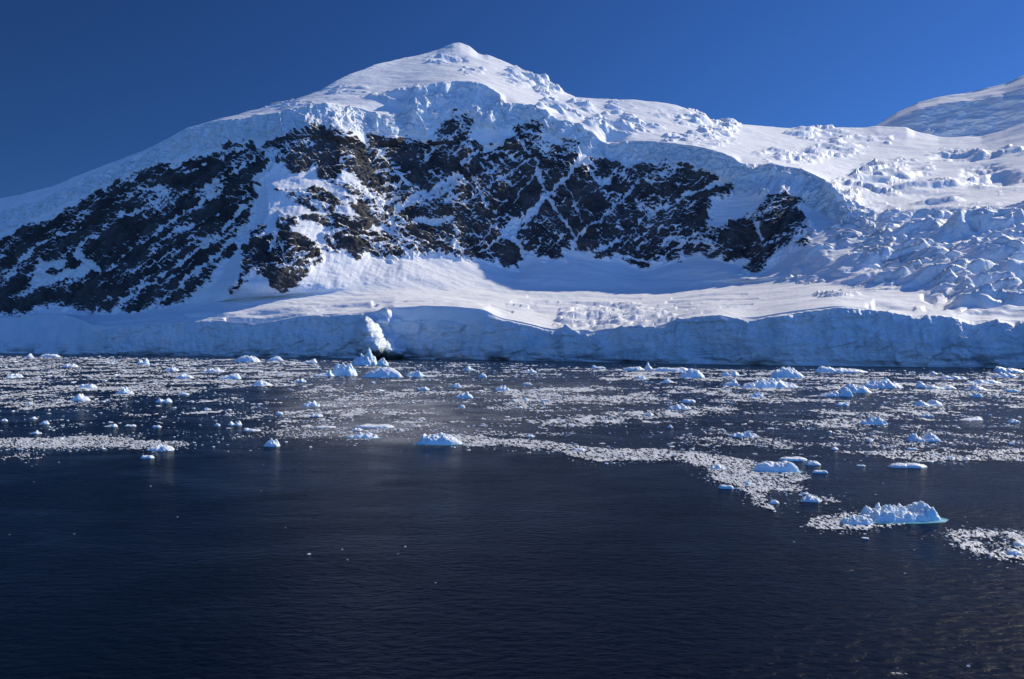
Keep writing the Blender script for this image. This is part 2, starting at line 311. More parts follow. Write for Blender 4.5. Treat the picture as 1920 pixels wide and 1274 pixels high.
# ---- where bare rock stands (photo outlines of each outcrop)
rockpolys = [
 [(-290, 545), (-100, 475), (0, 447), (35, 428), (60, 420), (120, 395), (150, 378), (200, 350), (260, 320), (320, 303), (400, 290), (430, 268), (470, 262), (490, 275), (520, 258), (540, 268), (532, 300), (505, 318), (484, 360), (474, 420), (455, 440), (442, 480), (420, 500), (400, 530), (345, 572), (250, 591), (190, 585), (160, 590), (120, 583), (100, 575), (80, 578), (50, 592), (0, 592), (-290, 600)],
 [(515, 262), (548, 246), (580, 238), (622, 234), (660, 250), (692, 290), (712, 350), (732, 400), (722, 408), (700, 366), (676, 345), (650, 318), (634, 330), (625, 345), (600, 336), (585, 312), (560, 325), (540, 322), (528, 300)],
 [(480, 424), (498, 415), (500, 440), (540, 436), (572, 445), (600, 466), (606, 488), (580, 512), (545, 538), (520, 545), (496, 520), (474, 520), (432, 552), (430, 540), (455, 512), (450, 470)],
 [(648, 372), (688, 358), (720, 388), (734, 432), (700, 414), (664, 402)], [(512, 355), (545, 360), (606, 352), (640, 384), (622, 400), (560, 384)], [(652, 430), (680, 432), (740, 440), (776, 460), (762, 482), (730, 492), (690, 468), (672, 482), (650, 474)],
 [(600, 440), (660, 425), (650, 470), (612, 470)], [(560, 405), (640, 400), (700, 415), (680, 436), (610, 428)], [(640, 335), (668, 345), (700, 372), (680, 372), (650, 362)], [(520, 395), (560, 410), (545, 432), (515, 425)],
 [(690, 255), (720, 255), (800, 265), (822, 240), (832, 214), (855, 200), (886, 198), (897, 225), (882, 258), (900, 272), (940, 266), (962, 252), (960, 240), (1000, 222), (1020, 235), (1022, 258), (1050, 262), (1082, 262), (1088, 285), (1095, 310), (1103, 296), (1140, 300), (1180, 312), (1240, 303), (1290, 306), (1330, 322), (1355, 335), (1387, 345), (1375, 365),
  (1340, 380), (1330, 400), (1335, 425), (1350, 428), (1390, 405), (1410, 398), (1430, 385), (1440, 365), (1465, 358), (1503, 375), (1500, 395), (1520, 415), (1530, 440), (1510, 462), (1480, 470), (1450, 492), (1430, 515), (1400, 521), (1385, 515), (1400, 495), (1360, 490), (1310, 478), (1270, 485), (1200, 510), (1180, 500), (1160, 480), (1140, 490), (1110, 480),
  (1080, 470), (1062, 470), (1062, 488), (1020, 490), (1000, 480), (985, 475), (970, 512), (940, 500), (900, 492), (870, 490), (830, 482), (764, 482), (744, 450), (727, 400), (708, 340), (692, 290)]]
gullies = [([(1090, 300), (1055, 342), (1025, 366), (986, 412), (959, 447), (981, 473), (994, 490)], 7), ([(966, 418), (955, 436)], 15), ([(1025, 366), (1043, 394), (1069, 429), (1082, 447), (1073, 470)], 5), ([(1084, 443), (1142, 399), (1194, 347), (1221, 325)], 4.5), ([(1168, 443), (1122, 472)], 6),
 ([(1352, 340), (1331, 349), (1288, 367), (1259, 388), (1215, 397)], 6), ([(1404, 400), (1346, 432), (1302, 446), (1264, 467), (1244, 490)], 4), ([(1244, 426), (1192, 467)], 3), ([(940, 270), (898, 287), (867, 309)], 6), ([(992, 300), (942, 333), (920, 346), (902, 361), (863, 381)], 3.5), ([(869, 311), (893, 342), (907, 375), (913, 394), (933, 403)], 3),
 ([(865, 328), (891, 359)], 3), ([(856, 334), (814, 357), (777, 375), (737, 400)], 9), ([(780, 412), (823, 416), (850, 408)], 9), ([(942, 331), (961, 350)], 3), ([(1008, 324), (961, 383)], 3), ([(911, 361), (961, 383)], 3), ([(931, 421), (898, 456)], 3.5), ([(942, 447), (902, 473)], 4), ([(700, 302), (718, 287)], 4), ([(797, 300), (814, 280)], 4), ([(720, 348), (768, 346)], 5),
 ([(1025, 366), (1012, 335), (1003, 302), (986, 278), (978, 262)], 5), ([(1155, 480), (1210, 492), (1240, 482)], 5), ([(1100, 310), (1120, 340), (1150, 350)], 6), ([(1420, 420), (1428, 450)], 6), ([(1215, 397), (1190, 440), (1160, 470)], 2.5), ([(1060, 345), (1075, 375), (1090, 420)], 2.5),
 ([(120, 492), (85, 498), (62, 528), (120, 518), (170, 500)], 15), ([(150, 478), (185, 505)], 12), ([(226, 405), (262, 396)], 6), ([(150, 430), (120, 440), (70, 460), (40, 490)], 5), ([(265, 352), (310, 358)], 6), ([(250, 470), (225, 490)], 3), ([(300, 500), (250, 545), (165, 575)], 2.5), ([(470, 380), (430, 420), (400, 455), (330, 500), (270, 540)], 6), ([(455, 430), (420, 470), (360, 520), (330, 545)], 7), ([(420, 350), (380, 380), (320, 420), (270, 455)], 4), ([(480, 300), (430, 335), (370, 360)], 5), ([(390, 310), (350, 325)], 3), ([(360, 420), (335, 432)], 6), ([(520, 285), (508, 310), (480, 345)], 6),
 ([(505, 470), (520, 445)], 4), ([(530, 462), (538, 500)], 3)]
wx = PXg + 9 * fbm(A / 38, B / 38, 4, 3); wy = YP + 7 * fbm(A / 38, B / 38, 4, 23)
RS = np.full(YP.shape, -40.0)
for P_ in rockpolys: RS = np.maximum(RS, sdf(wx, wy, P_))
GU = np.zeros(YP.shape)
GN = fbm(A / 40, B / 40, 4, 41); GN2 = fbm(A / 14, B / 14, 3, 43)
wx = wx + 5 * fbm(A / 13, B / 13, 3, 61); wy = wy + 4 * fbm(A / 13, B / 13, 3, 63)
for P_, w_ in gullies:
    m = local(wx, wy, P_, 3 * w_ + 4); d = seg_dist(wx[m], wy[m], P_)
    ww = w_ * (.75 + .9 * GN[m]); GU[m] = np.maximum(GU[m], (1 - sstep(ww * .3, ww * 1.35, d)) * np.clip(.95 + .7 * GN2[m], .3, 1))
rockzone = sstep(-3, 4, RS)

# ---- rock relief
leftness = 1 - sstep(440, 560, PXg)
ca, sa = math.cos(math.radians(52)), math.sin(math.radians(52))
d1 = A * ca + B * sa; d2 = -A * sa + B * ca                       # two families of joints on the face
ca2, sa2 = math.cos(math.radians(42)), math.sin(math.radians(42))
e1 = A * ca2 + B * sa2; e2 = -A * sa2 + B * ca2
j1 = ridged(d1 / 150, d2 / 52, 4, 31); j2 = ridged(-d2 / 46 + .4 * noise(A / 90, B / 90, 3), d1 / 130, 4, 47)
j3 = ridged(e1 / 170, e2 / 34, 5, 61)
right_j = .5 * j1 + .5 * j2
rr_ = right_j * (1 - leftness) + (.75 * j3 + .25 * j2) * leftness
f1, f2, cid, ox, oy = voronoi(A / 22 + .5 * noise(A / 30, B / 30, 8), B / 18, 5)
blocks = (cid - .5) + .8 * oy
small = ridged(A / 11, B / 9, 3, 77)
disp = rockzone * (13 * (rr_ - .2) + 6.5 * blocks + 3.0 * small) - 7 * GU * rockzone
# snow slopes: wind-worked undulation
disp += (1 - rockzone) * (LV > 1.9) * (4.5 * fbm(A / 130, B / 80, 4, 91) + .8 * fbm(A / 22, B / 14, 4, 92))
# rib and upper avalanche slopes: small runnels down the fall line
run = (1 - rockzone) * ((LV > 3.3) & (LV < 5)) * sstep(380, 460, PXg) * (1 - sstep(760, 860, PXg))
disp += run * (.8 * fbm(A / 8, B / 70, 4, 97) + 2.0 * fbm(A / 30, B / 60, 3, 98))
# ice cliffs of the cap
cc = sstep(5.0, 5.15, LV) * (1 - sstep(5.93, 6.02, LV)) * (PXg < 1640) * (1 - rockzone)
flute = ridged(A / 46 + .6 * fbm(A / 60, B / 60, 3, 4), B / 120, 4, 101)
f1, f2, cid, ox, oy = voronoi(A / 26 + .4 * noise(A / 20, B / 20, 4), B / 22, 15)
disp += cc * (10 * (flute - .2) + 6 * (cid - .5) + 4 * ox + 3 * fbm(A / 12, B / 12, 4, 105))
# calving front
cf = 1 - sstep(.9, 1.02, LV)
crk = (1 - sstep(0, .07, np.abs(noise(A / 22 + .3 * noise(A / 8, B / 14, 2), B / 75, 117)))) * sstep(.0, .3, noise(A / 50, B / 40, 118)) + (1 - sstep(0, .06, np.abs(noise(A / 60 + .4 * noise(A / 18, B / 18, 3), B / 16, 121)))) * sstep(.1, .4, noise(A / 60, B / 50, 122))
flute = ridged(A / 34 + .8 * fbm(A / 50, B / 30, 3, 6), B / 70, 4, 111)
f1, f2, cid, ox, oy = voronoi(A / 30 + .5 * noise(A / 20, B / 20, 9), B / 20, 25)
disp += cf * sstep(0, .12, LV) * (4.0 * (flute - .2) + 4.0 * fbm(A / 13, B / 110, 4, 119) + 3.6 * (cid - .5) + 2.6 * ox + 2.4 * fbm(A / 9, B / 6, 4, 115) - 2.0 * crk) * sstep(150, 230, PXg)
X += N[..., 0] * disp; Y += N[..., 1] * disp; Z += N[..., 2] * disp

# ---- seracs and crevasses
def poly_mask(P_, soft_=10, warp=1.0):
    return sstep(-soft_, soft_, sdf(PXg + warp * (wx - PXg), YP + .6 * warp * (wy - YP), P_))
def ell(cx, cy, rx, ry):
    q = np.sqrt(((wx - cx) / rx) ** 2 + ((wy - cy) / ry) ** 2); return 1 - sstep(.65, 1.1, q)
def serac(m, cell, stretch, ang, seed, crev=.22, tilt=1.0):        # broken ice blocks: tilted tops, steep seaward sides, open cracks
    k = m > .01; o = np.zeros(m.shape, np.float32); a, b = A[k], B[k]
    c, s = math.cos(ang), math.sin(ang)
    u = (a * c + b * s); v = (-a * s + b * c)
    u = u + .5 * cell * fbm(a / (2.2 * cell), b / (2.2 * cell), 3, seed); v = v + .45 * cell * fbm(a / (2.2 * cell * stretch), b / (2.2 * cell), 3, seed + 9)
    f1, f2, cid, ox, oy = voronoi(u / (cell * stretch), v / cell, seed)
    o[k] = m[k] * (1.1 * (cid - .5) - tilt * oy * (.5 + cid) + .25 * ox - .5 * (1 - sstep(0, crev, f2 - f1)))
    return o
def scarps(m, cell, st, ang, seed):                             # broken steps across the flow, each steep towards the sea and gently falling behind
    k = m > .01; o = np.zeros(m.shape, np.float32); a, b = A[k], B[k]; c, s = math.cos(ang), math.sin(ang)
    u = a * c + b * s; v = -a * s + b * c
    p = v / cell + 1.1 * fbm(u / (cell * st), v / (cell * 1.6), 3, seed) + .25 * fbm(u / (cell * .5), v / (cell * .5), 2, seed + 4)
    f = p - np.floor(p); f = np.where(f < .16, f / .16, (1 - f) / .84)
    o[k] = m[k] * f ** .8 * sstep(-.25, .35, noise(u / (cell * st) + 7, v / cell, seed + 8)); return o
dz = np.zeros_like(Z); SER = np.zeros_like(Z)
icefall = poly_mask([(1660, 408), (1720, 396), (1800, 392), (2210, 384), (2210, 600), (1900, 590), (1850, 590), (1800, 585), (1770, 560), (1740, 545), (1690, 540), (1640, 545), (1590, 535), (1560, 520), (1590, 480), (1640, 440)], 12)
h = serac(icefall, 52, 1.25, .35, 200) * 4 + scarps(icefall, 70, 1.5, .40, 210) * 17 + scarps(icefall, 42, 1.3, .1, 220) * 9 + scarps(icefall, 22, 1.3, .5, 222) * 3.6 + serac(icefall, 30, 1.4, .2, 230) * 1.4 + icefall * 9 * fbm(A / 90, B / 60, 3, 240) + icefall * .8 * fbm(A / 16, B / 14, 3, 244)
grow = .55 + .65 * sstep(1560, 1850, PXg)
dz += h * grow; SER = np.maximum(SER, icefall)
m2 = poly_mask([(1040, 612), (1050, 585), (1100, 572), (1180, 570), (1240, 580), (1275, 598), (1268, 612), (1160, 628), (1060, 622)], 6, .5)
dz += serac(m2, 40, 1.3, .5, 260) * 2.6 + scarps(m2, 34, 1.0, .5, 262) * 5 + scarps(m2, 18, 1.0, -.4, 265) * 2 + m2 * 3 * fbm(A / 40, B / 30, 3, 266); SER = np.maximum(SER, m2)
m3 = poly_mask([(950, 570), (1040, 560), (1200, 566), (1320, 566), (1400, 575), (1330, 588), (1230, 580), (1000, 585)], 6, .5)
dz += serac(m3, 40, 2.6, -.1, 270, .3) * 2.4
for cx, cy, rx, ry, cell, amp, st in ((1530, 250, 62, 13, 34, 11, 1.8), (1600, 266, 45, 14, 34, 9, 1.8), (1565, 283, 60, 14, 40, 9, 1.6), (1650, 262, 26, 12, 22, 6, 1.4), (1480, 292, 75, 12, 30, 7, 2.2), (1650, 340, 62, 36, 34, 11, 1.6), (1752, 362, 62, 34, 44, 11, 1.6), (1690, 318, 70, 20, 24, 7, 1.6),
     (1800, 292, 62, 14, 36, 10, 1.8), (1870, 335, 65, 24, 60, 12, 1.8), (1890, 285, 40, 10, 40, 8, 2.0), (1345, 232, 46, 40, 22, 11, 1.2), (1300, 222, 40, 16, 24, 8, 1.6), (1165, 200, 34, 9, 20, 6, 1.6), (1260, 212, 50, 8, 26, 5, 2.0), (1150, 235, 62, 24, 26, 13, 1.2), (1060, 205, 60, 22, 30, 13, 1.4), (1215, 240, 40, 8, 22, 7, 1.5),
     (1290, 258, 60, 8, 20, 6, 1.5), (742, 186, 62, 12, 26, 8, 1.8), (655, 170, 50, 12, 26, 4, 1.8), (770, 175, 28, 12, 30, 8, 1.2), (995, 140, 60, 24, 22, 9, 1.3), (885, 133, 24, 8, 24, 7, 1.5), (830, 112, 36, 8, 40, 7, 2.2), (1580, 372, 34, 40, 16, 8, 1.2), (1590, 430, 40, 40, 20, 7, 1.2), (1640, 395, 60, 16, 16, 5, 1.6), (1330, 265, 60, 12, 14, 4, 1.3), (1640, 470, 40, 30, 14, 5, 1.4), (1500, 300, 50, 10, 14, 5, 1.2), (1505, 526, 44, 7, 9, 4, 1.2), (1535, 478, 30, 26, 16, 6, 1.3), (1570, 552, 44, 7, 11, 4, 1.4), (540, 196, 60, 8, 14, 4, 1.5), (1030, 165, 30, 20, 16, 9, 1.1)):
    m = ell(cx, cy, rx, ry) * (LV > 5.9) if cy < 300 else ell(cx, cy, rx, ry)
    if m.max() < .01: continue
    s_ = int(cx * 7 + cy)
    dz += scarps(m, cell * 1.9, 1.7, .12, s_) * amp * 1.5 + scarps(m, cell, 2.2, -.1, s_ + 2) * amp * .2 + m * amp * .8 * fbm(A / (3.2 * cell), B / (2 * cell), 3, s_ + 5); SER = np.maximum(SER, m)
for P_, w_, a_ in (([(345, 592), (420, 593), (520, 585), (620, 573), (705, 570)], 2.2, 3.2), ([(425, 599), (470, 603), (520, 597), (600, 582), (690, 574)], 2.6, 3.2), ([(700, 567), (760, 565), (850, 566), (920, 573), (960, 585)], 1.8, 3.0), ([(990, 555), (1100, 556), (1200, 560)], 1.2, 2.0), ([(960, 566), (1060, 566), (1150, 574)], 1.5, 2.6), ([(1250, 568), (1330, 562), (1420, 560)], 1.2, 2.2), ([(1270, 578), (1350, 572), (1410, 572)], 1.3, 2.4), ([(1260, 560), (1340, 554), (1400, 552)], 1.0, 1.6),
     ([(1640, 570), (1690, 576), (1712, 578)], 3.4, 4.5), ([(1628, 574), (1660, 579)], 3, 4), ([(1735, 578), (1770, 577)], 4, 5), ([(1733, 560), (1750, 564)], 4, 5)):
    m = local(PXg, YP, P_, 14); d = seg_dist(PXg[m], YP[m] + 1.2 * fbm(A[m] / 25, B[m] / 25, 3, 7), P_)
    dz[m] -= 1.4 * a_ * np.exp(-(d / w_) ** 2)
for cx, cy, r, a_ in ((1528, 478, 24, 5), (1495, 507, 12, 4)):
    q = ((PXg - cx) / r) ** 2 + ((YP - cy) / (r * .55)) ** 2
    dz += a_ * np.clip(1 - q, 0, 1) ** .7
# scoops on the upper glacier and the lee hollows of the summit cap
for cx, cy, rx, ry, a_ in ((1860, 330, 62, 22, 22), (1790, 293, 50, 11, 10), (1465, 335, 60, 14, -10), (1410, 312, 22, 5, 16), (850, 112, 30, 6, 10), (1150, 255, 30, 14, 14), (820, 170, 40, 10, 10)):
    q = np.sqrt(((wx - cx) / rx) ** 2 + ((wy - cy) / ry) ** 2); dz -= a_ * (1 - sstep(.3, 1.1, q)) * (LV > 5.6)
dz *= (LV > .97)
dz = .8 * dz + .2 * gsmooth(gsmooth(dz, .8, 0), 1.0, 1)
Z += dz
# masks for the shader
N2 = normals(X, Y, Z) * flip
upn = N2[..., 2]
led = fbm(A / 16, B / 7, 5, 301, .6); led2 = fbm(A / 45, B / 30, 4, 311)
big_s = fbm(e1 / 130, e2 / 48, 4, 341) * leftness + fbm(d2 / 120, d1 / 70, 3, 343) * (1 - leftness)
def lines(u, v, lu, lv, seed, w=.16):                           # long thin snow-filled joints along u
    return (1 - sstep(0, w, np.abs(noise(u / lu + .35 * noise(u / 40, v / 40, seed + 2), v / lv + .25 * fbm(u / 60, v / 30, 3, seed + 3), seed)))) * sstep(-.45, .05, noise(u / 80, v / 50, seed + 5))
jn = lines(d1, d2, 130, 30, 401) * .8 + lines(d1, d2, 60, 13, 403) * .6 + lines(-d2, d1, 130, 34, 405) * .8 + lines(-d2, d1, 55, 14, 407) * .6
jl = lines(e1, e2, 190, 34, 411, .22) + lines(e1, e2, 80, 13, 413, .2) * .8 + lines(-e2, e1, 70, 60, 415) * .4
joints = jn * (1 - leftness) + jl * leftness
stre = (.6 * ridged(e1 / 150, e2 / 24, 3, 321) + .5 * ridged(e1 / 50, e2 / 9, 3, 323)) * leftness + ridged(A / 20, B / 10, 4, 331) * (1 - leftness)
rib_m = sstep(470, 540, PXg) * (1 - sstep(735, 770, PXg))
knoll = ell(862, 238, 40, 50) + ell(1040, 265, 50, 40)
gul2 = sstep(.05, -.45, rr_ + .15 * led)
snowv = .9 * (upn - .58) + .30 * led + .35 * led2 + 1.45 * big_s * (.75 + .65 * leftness) - .09 - .12 * leftness + (.75 - .28 * leftness) * joints + (.22 + .16 * leftness) * stre + .10 * rib_m + .40 * knoll + .14 * leftness + .5 * gul2
edge = sstep(-5, 24, RS + 13 * fbm(A / 24, B / 20, 4, 351) + 10 + 6 * rib_m)
rock = edge * np.clip(.92 - 1.1 * snowv, 0, 1.2) - 1.6 * GU - (1 - edge) * .9
rock = np.clip(rock, -.6, 1.2)
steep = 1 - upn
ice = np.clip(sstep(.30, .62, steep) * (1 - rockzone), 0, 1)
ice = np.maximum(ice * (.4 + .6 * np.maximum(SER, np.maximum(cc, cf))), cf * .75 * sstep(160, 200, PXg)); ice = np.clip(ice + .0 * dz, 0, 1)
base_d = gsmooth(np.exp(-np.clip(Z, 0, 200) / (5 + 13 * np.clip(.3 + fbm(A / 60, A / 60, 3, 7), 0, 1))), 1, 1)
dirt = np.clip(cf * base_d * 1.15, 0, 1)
# the far side
back = []
for i, (dd, dn) in enumerate(((40, 14), (160, 90), (420, 260), (900, 520))):
    k_ = (DP[-1] + dd) / DP[-1]
    back.append((X[-1] * k_, Y[-1] * k_, Z[-1] - dn))
bx, by, bz = (np.stack([b[j] for b in back]) for j in range(3))
def full(a, v): return np.concatenate([a, np.broadcast_to(v, (len(back), NC))]) if np.isscalar(v) else np.concatenate([a, v])
VX, VY, VZ = full(X, bx), full(Y, by), full(Z, bz)
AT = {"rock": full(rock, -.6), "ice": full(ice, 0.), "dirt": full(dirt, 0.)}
def sheet(name, r0, r1):
    V = np.stack([VX[r0:r1], VY[r0:r1], VZ[r0:r1]], -1).reshape(-1, 3)
    f = grid_faces(r1 - r0, NC)
    if flip > 0: pass
    return mesh_obj(name, V, f, MOUNTAIN, attrs={k: v[r0:r1] for k, v in AT.items()})
NRT = VX.shape[0]
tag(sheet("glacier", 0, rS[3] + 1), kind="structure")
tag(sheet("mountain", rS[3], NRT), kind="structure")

# ---- farther snow peak beyond the saddle
nc, nr = 320, 150
px2 = np.linspace(1560, 2300, nc)
top = np.interp(px2, [1560, 1600, 1640, 1680, 1720, 1760, 1810, 1850, 1885, 1920, 2000, 2300], [262, 252, 237, 212, 193, 182, 175, 165, 157, 141, 112, 60]); top = gsmooth(top, .8)
t = np.linspace(0, 1, nr)[:, None]
yb = 285; y2 = yb + (top - yb) * t
dtp = gsmooth(np.interp(px2, [1560, 1640, 1760, 1920, 2300], [3420, 3330, 3180, 2980, 2650]), 25); db = gsmooth(np.interp(px2, [1560, 1640, 1760, 1920, 2300], [3050, 2980, 2860, 2660, 2350]), 25)
D2 = db + (dtp - db) * t ** 1.15 + 260 * sstep(.82, 1.0, t) ** 1.5
P2 = np.broadcast_to(px2, y2.shape)
X2 = (P2 - 960) / FPX * D2; Z2 = CAMH + (HOR - y2) / FPX * D2
ds = (fbm(X2 / 75, Z2 / 55, 4, 401) * 95 + np.maximum(0, fbm(X2 / 60 + 5, Z2 / 40, 3, 411)) * 70) * (1 - t * .8)
D2b = D2 - ds
V = [np.stack([X2, D2b, Z2], -1)]
for dd, dn in ((30, 4), (120, 30), (400, 180), (900, 500)):
    k_ = (D2[-1] + dd) / D2[-1]; V.append(np.stack([X2[-1] * k_, D2b[-1] * k_, Z2[-1] - dn], -1)[None])
V = np.concatenate(V)
nn = normals(V[..., 0], V[..., 1], V[..., 2]); nn *= np.sign(nn[..., 2].mean())
tag(mesh_obj("far_mountain", V.reshape(-1, 3), grid_faces(V.shape[0], nc), MOUNTAIN, attrs={"rock": np.full(V.shape[:2], -.6), "ice": .6 * sstep(.35, .7, 1 - nn[..., 2]), "dirt": np.zeros(V.shape[:2])}), kind="structure")

# ------------------------------------------------------------------ sea
def water_material():
    M = Mat("sea_water", .22, .35)
    M.b.inputs["IOR"].default_value = 1.11
    M.color((.002, .0055, .015))
    p = M.pos((1, 1, 0))
    pw = M.pos((.75, 1.5, 0))
    h1 = M.noise(pw, .9, 6, .6, .4); h2 = M.noise(M.pos((.10, .28, 0)), 1.0, 4, .5, .6)
    patch = M.ramp(M.noise(M.pos((.010, .03, 0)), 1.0, 3, .5, .8), .35, .65)
    h = M.math('ADD', M.math('MULTIPLY', h1, M.math('ADD', M.math('MULTIPLY', patch, .5), .5)), M.math('MULTIPLY', h2, .5))
    M.bump(h, .36, 1.0)
    rg = M.n('MapRange'); M.l(M.noise(M.pos((.035, .06, 0)), 1.0, 4, .6, 1.0), rg.inputs[0]); rg.inputs[1].default_value = .35; rg.inputs[2].default_value = .65; rg.inputs[3].default_value = .14; rg.inputs[4].default_value = .30
    M.l(rg.outputs[0], M.b.inputs['Roughness'])
    return M.m
S_ = 9000.0
sea = mesh_obj("sea", [(-S_, -3000, 0), (S_, -3000, 0), (S_, S_, 0), (-S_, S_, 0)], [(0, 1, 2, 3)], water_material())
tag(sea, kind="structure")

# ------------------------------------------------------------------ brash ice on the sea
def sea_pt(px, py):
    Yd = CAMH * FPX / (py - HOR); return (px - 960) / FPX * Yd, Yd
zones = [([(-290, 664), (560, 676), (600, 700), (560, 722), (300, 737), (-290, 737)], .66), ([(-290, 735), (420, 730), (460, 745), (420, 765), (-290, 770)], .40), ([(-290, 768), (640, 745), (660, 800), (450, 830), (300, 815), (-290, 812)], .11), ([(330, 752), (560, 752), (570, 790), (350, 788)], .30),
 ([(-290, 828), (60, 820), (150, 814), (240, 818), (320, 826), (345, 832), (260, 838), (200, 842), (100, 843), (0, 840), (-290, 845)], .96), ([(240, 834), (330, 828), (352, 835), (300, 846), (250, 842)], .6), ([(-290, 850), (20, 848), (110, 855), (80, 862), (-290, 868)], .10), ([(420, 800), (560, 806), (570, 826), (430, 824)], .28),
 ([(560, 676), (1040, 684), (1060, 712), (900, 716), (560, 718)], .34), ([(560, 722), (1200, 726), (1310, 760), (1310, 806), (1100, 818), (880, 822), (640, 812), (560, 790)], .44), ([(940, 728), (1210, 730), (1230, 762), (950, 760)], .72), ([(560, 796), (800, 800), (880, 815), (800, 828), (620, 826), (560, 818)], .38),
 ([(1040, 690), (2210, 702), (2210, 748), (1400, 748), (1210, 730), (1130, 712)], .62), ([(1200, 745), (2210, 745), (2210, 862), (1750, 868), (1560, 860), (1320, 838), (1200, 806)], .40), ([(1400, 745), (1560, 745), (1560, 770), (1380, 768)], .6), ([(1520, 846), (1920, 843), (2210, 850), (2210, 866), (1750, 868), (1600, 860)], .82), ([(1580, 800), (1800, 795), (1900, 815), (1640, 840)], .5),
 ([(790, 819), (880, 818), (960, 822), (1060, 832), (1150, 842), (1260, 845), (1330, 850), (1400, 862), (1430, 880), (1500, 886), (1516, 896), (1500, 904), (1440, 905), (1510, 914), (1500, 918), (1440, 918), (1420, 935), (1400, 928), (1385, 915), (1350, 905), (1330, 885), (1300, 870), (1290, 862), (1220, 865), (1130, 868), (1080, 860), (1020, 845), (940, 836), (870, 834)], .985),
 ([(1396, 922), (1440, 936), (1462, 950), (1455, 958), (1420, 948)], .93), ([(1455, 944), (1500, 958), (1548, 972), (1550, 988), (1500, 974), (1458, 956)], .72), ([(1530, 965), (1600, 960), (1640, 983), (1690, 983), (1760, 978), (1650, 991), (1540, 991), (1520, 982)], .88), ([(1766, 991), (1830, 994), (2210, 1008), (2210, 1085), (1900, 1058), (1850, 1046), (1800, 1030), (1785, 1010)], .82), ([(1500, 923), (1580, 934), (1586, 942), (1530, 948), (1500, 940)], .72),
 ([(1655, 1262), (1700, 1255), (1730, 1262), (1725, 1274), (1660, 1276)], .45), ([(1811, 1238), (1826, 1238), (1825, 1260), (1811, 1260)], .5)]
holes = [([(1390, 868), (1425, 880), (1490, 892), (1400, 884)], .25), ([(1405, 905), (1440, 893), (1500, 896), (1440, 903)], .35), ([(1425, 925), (1530, 922), (1500, 935), (1440, 934)], .03), ([(1810, 1008), (1880, 1004), (1900, 1022), (1850, 1036)], .12), ([(560, 716), (1200, 715), (1210, 724), (560, 723)], .08), ([(1200, 716), (1400, 718), (1400, 726), (1200, 728)], .1), ([(1560, 692), (1920, 696), (1920, 704), (1560, 700)], .15), ([(1600, 735), (1760, 742), (1720, 752), (1600, 748)], .2)]
def density(px, py, X_, Y_):
    s_ = (py - HOR) / 60.0
    qx = px + np.clip(26 * s_, 5, 26) * fbm(X_ / 14, Y_ / 14, 4, 501); qy = py + np.clip(9 * s_, 1.5, 8) * fbm(X_ / 14, Y_ / 20, 4, 511)
    D = np.where(py > 868, .0010, .004)
    D = np.where((py > 690) & (py < 850) & (px > 700), .03, D)
    for P_, d_ in zones:
        m = local(qx, qy, P_, 0); D[m] = np.where(inside(qx[m], qy[m], P_), np.maximum(D[m], d_), D[m])
    for P_, d_ in holes:
        m = local(qx, qy, P_, 0); D[m] = np.where(inside(qx[m], qy[m], P_), np.minimum(D[m], d_), D[m])
    return D
def qnorm(p):                                   # inverse normal, rational approximation
    t = np.sqrt(-2 * np.log(np.clip(np.minimum(p, 1 - p), 1e-6, .5)))
    z = t - (2.30753 + .27061 * t) / (1 + .99229 * t + .04481 * t * t); return np.where(p < .5, -z, z)
shore_px = lambda px: np.interp(px, PX, dW) - 8
pyr = [662.5]
while pyr[-1] < 1085: pyr.append(pyr[-1] + .62 + (pyr[-1] - 662) * .0022)
pyr = np.array(pyr); pxc = np.arange(-280, 2200, 1.35)
SP, SY = np.meshgrid(pxc, pyr); SX, SD = sea_pt(SP, SY)
jx = noise(SP / 2.1, SY / 1.3, 521) * .9; SX = SX + jx * SD / FPX
DEN = density(SP, SY, SX, SD)
nz = .55 * fbm(SX / 34, SD / 34, 4, 531) + .35 * fbm(SX / 7, SD / 9, 4, 541) + .25 * fbm(SX / 1.6, SD / 2.2, 3, 551)
nz = (nz - nz.mean()) / nz.std()
dsoft = gsmooth(gsmooth(DEN, 1.0, 0), 2.0, 1)
keep = (nz > qnorm(1 - np.clip(dsoft, .001, .999))) & (SD < shore_px(SP)) & (dsoft > .06)
mos = np.zeros(SP.shape, bool); mtone = np.zeros(SP.shape); mh = np.zeros(SP.shape)      # the slush is a mosaic of crushed pieces
for lo, hi, cs in ((0, 190, .30), (190, 330, .6), (330, 600, 1.3), (600, 9000, 3.0)):
    m = (SD >= lo) & (SD < hi) & keep
    f1, f2, cid, ox, oy = voronoi(SX[m] / cs + .4 * noise(SX[m] / cs / 2, SD[m] / cs / 2, 9), SD[m] / (cs * 1.5), 555)
    g_ = (f2 - f1 > .015 + .15 * np.clip(fbm(SX[m] / 5, SD[m] / 7, 3, 557) + .15, 0, 1)) & (cid > .10 + .5 * np.clip(1 - dsoft[m], 0, .5))
    g_ |= (lo > 100) & (fbm(SX[m] / (cs * 9), SD[m] / (cs * 22), 3, 559) > (-.03 if lo > 300 else .10))
    mos[m] = g_; mtone[m] = _hash(np.floor(cid * 9999), np.floor(cid * 777), 3); mh[m] = cid * (1 - f1)
keep &= mos
lump = np.maximum(0, fbm(SX / .9, SD / 1.6, 3, 561)) + .5 * np.maximum(0, noise(SX / .35, SD / .5, 571))
zz = .02 + mh * np.clip(.0010 * SD, .08, .4) + .6 * lump * np.clip(.0009 * SD, .10, .45)
tone = np.clip(.15 + .75 * mtone + .6 * fbm(SX / 3.2, SD / 5, 4, 581) + .5 * fbm(SX / .5, SD / .8, 2, 591), 0, 1)
kc = keep[:-1, :-1] & keep[1:, 1:]
F_ = grid_faces(SP.shape[0], SP.shape[1], kc)
used, inv = np.unique(F_, return_inverse=True)
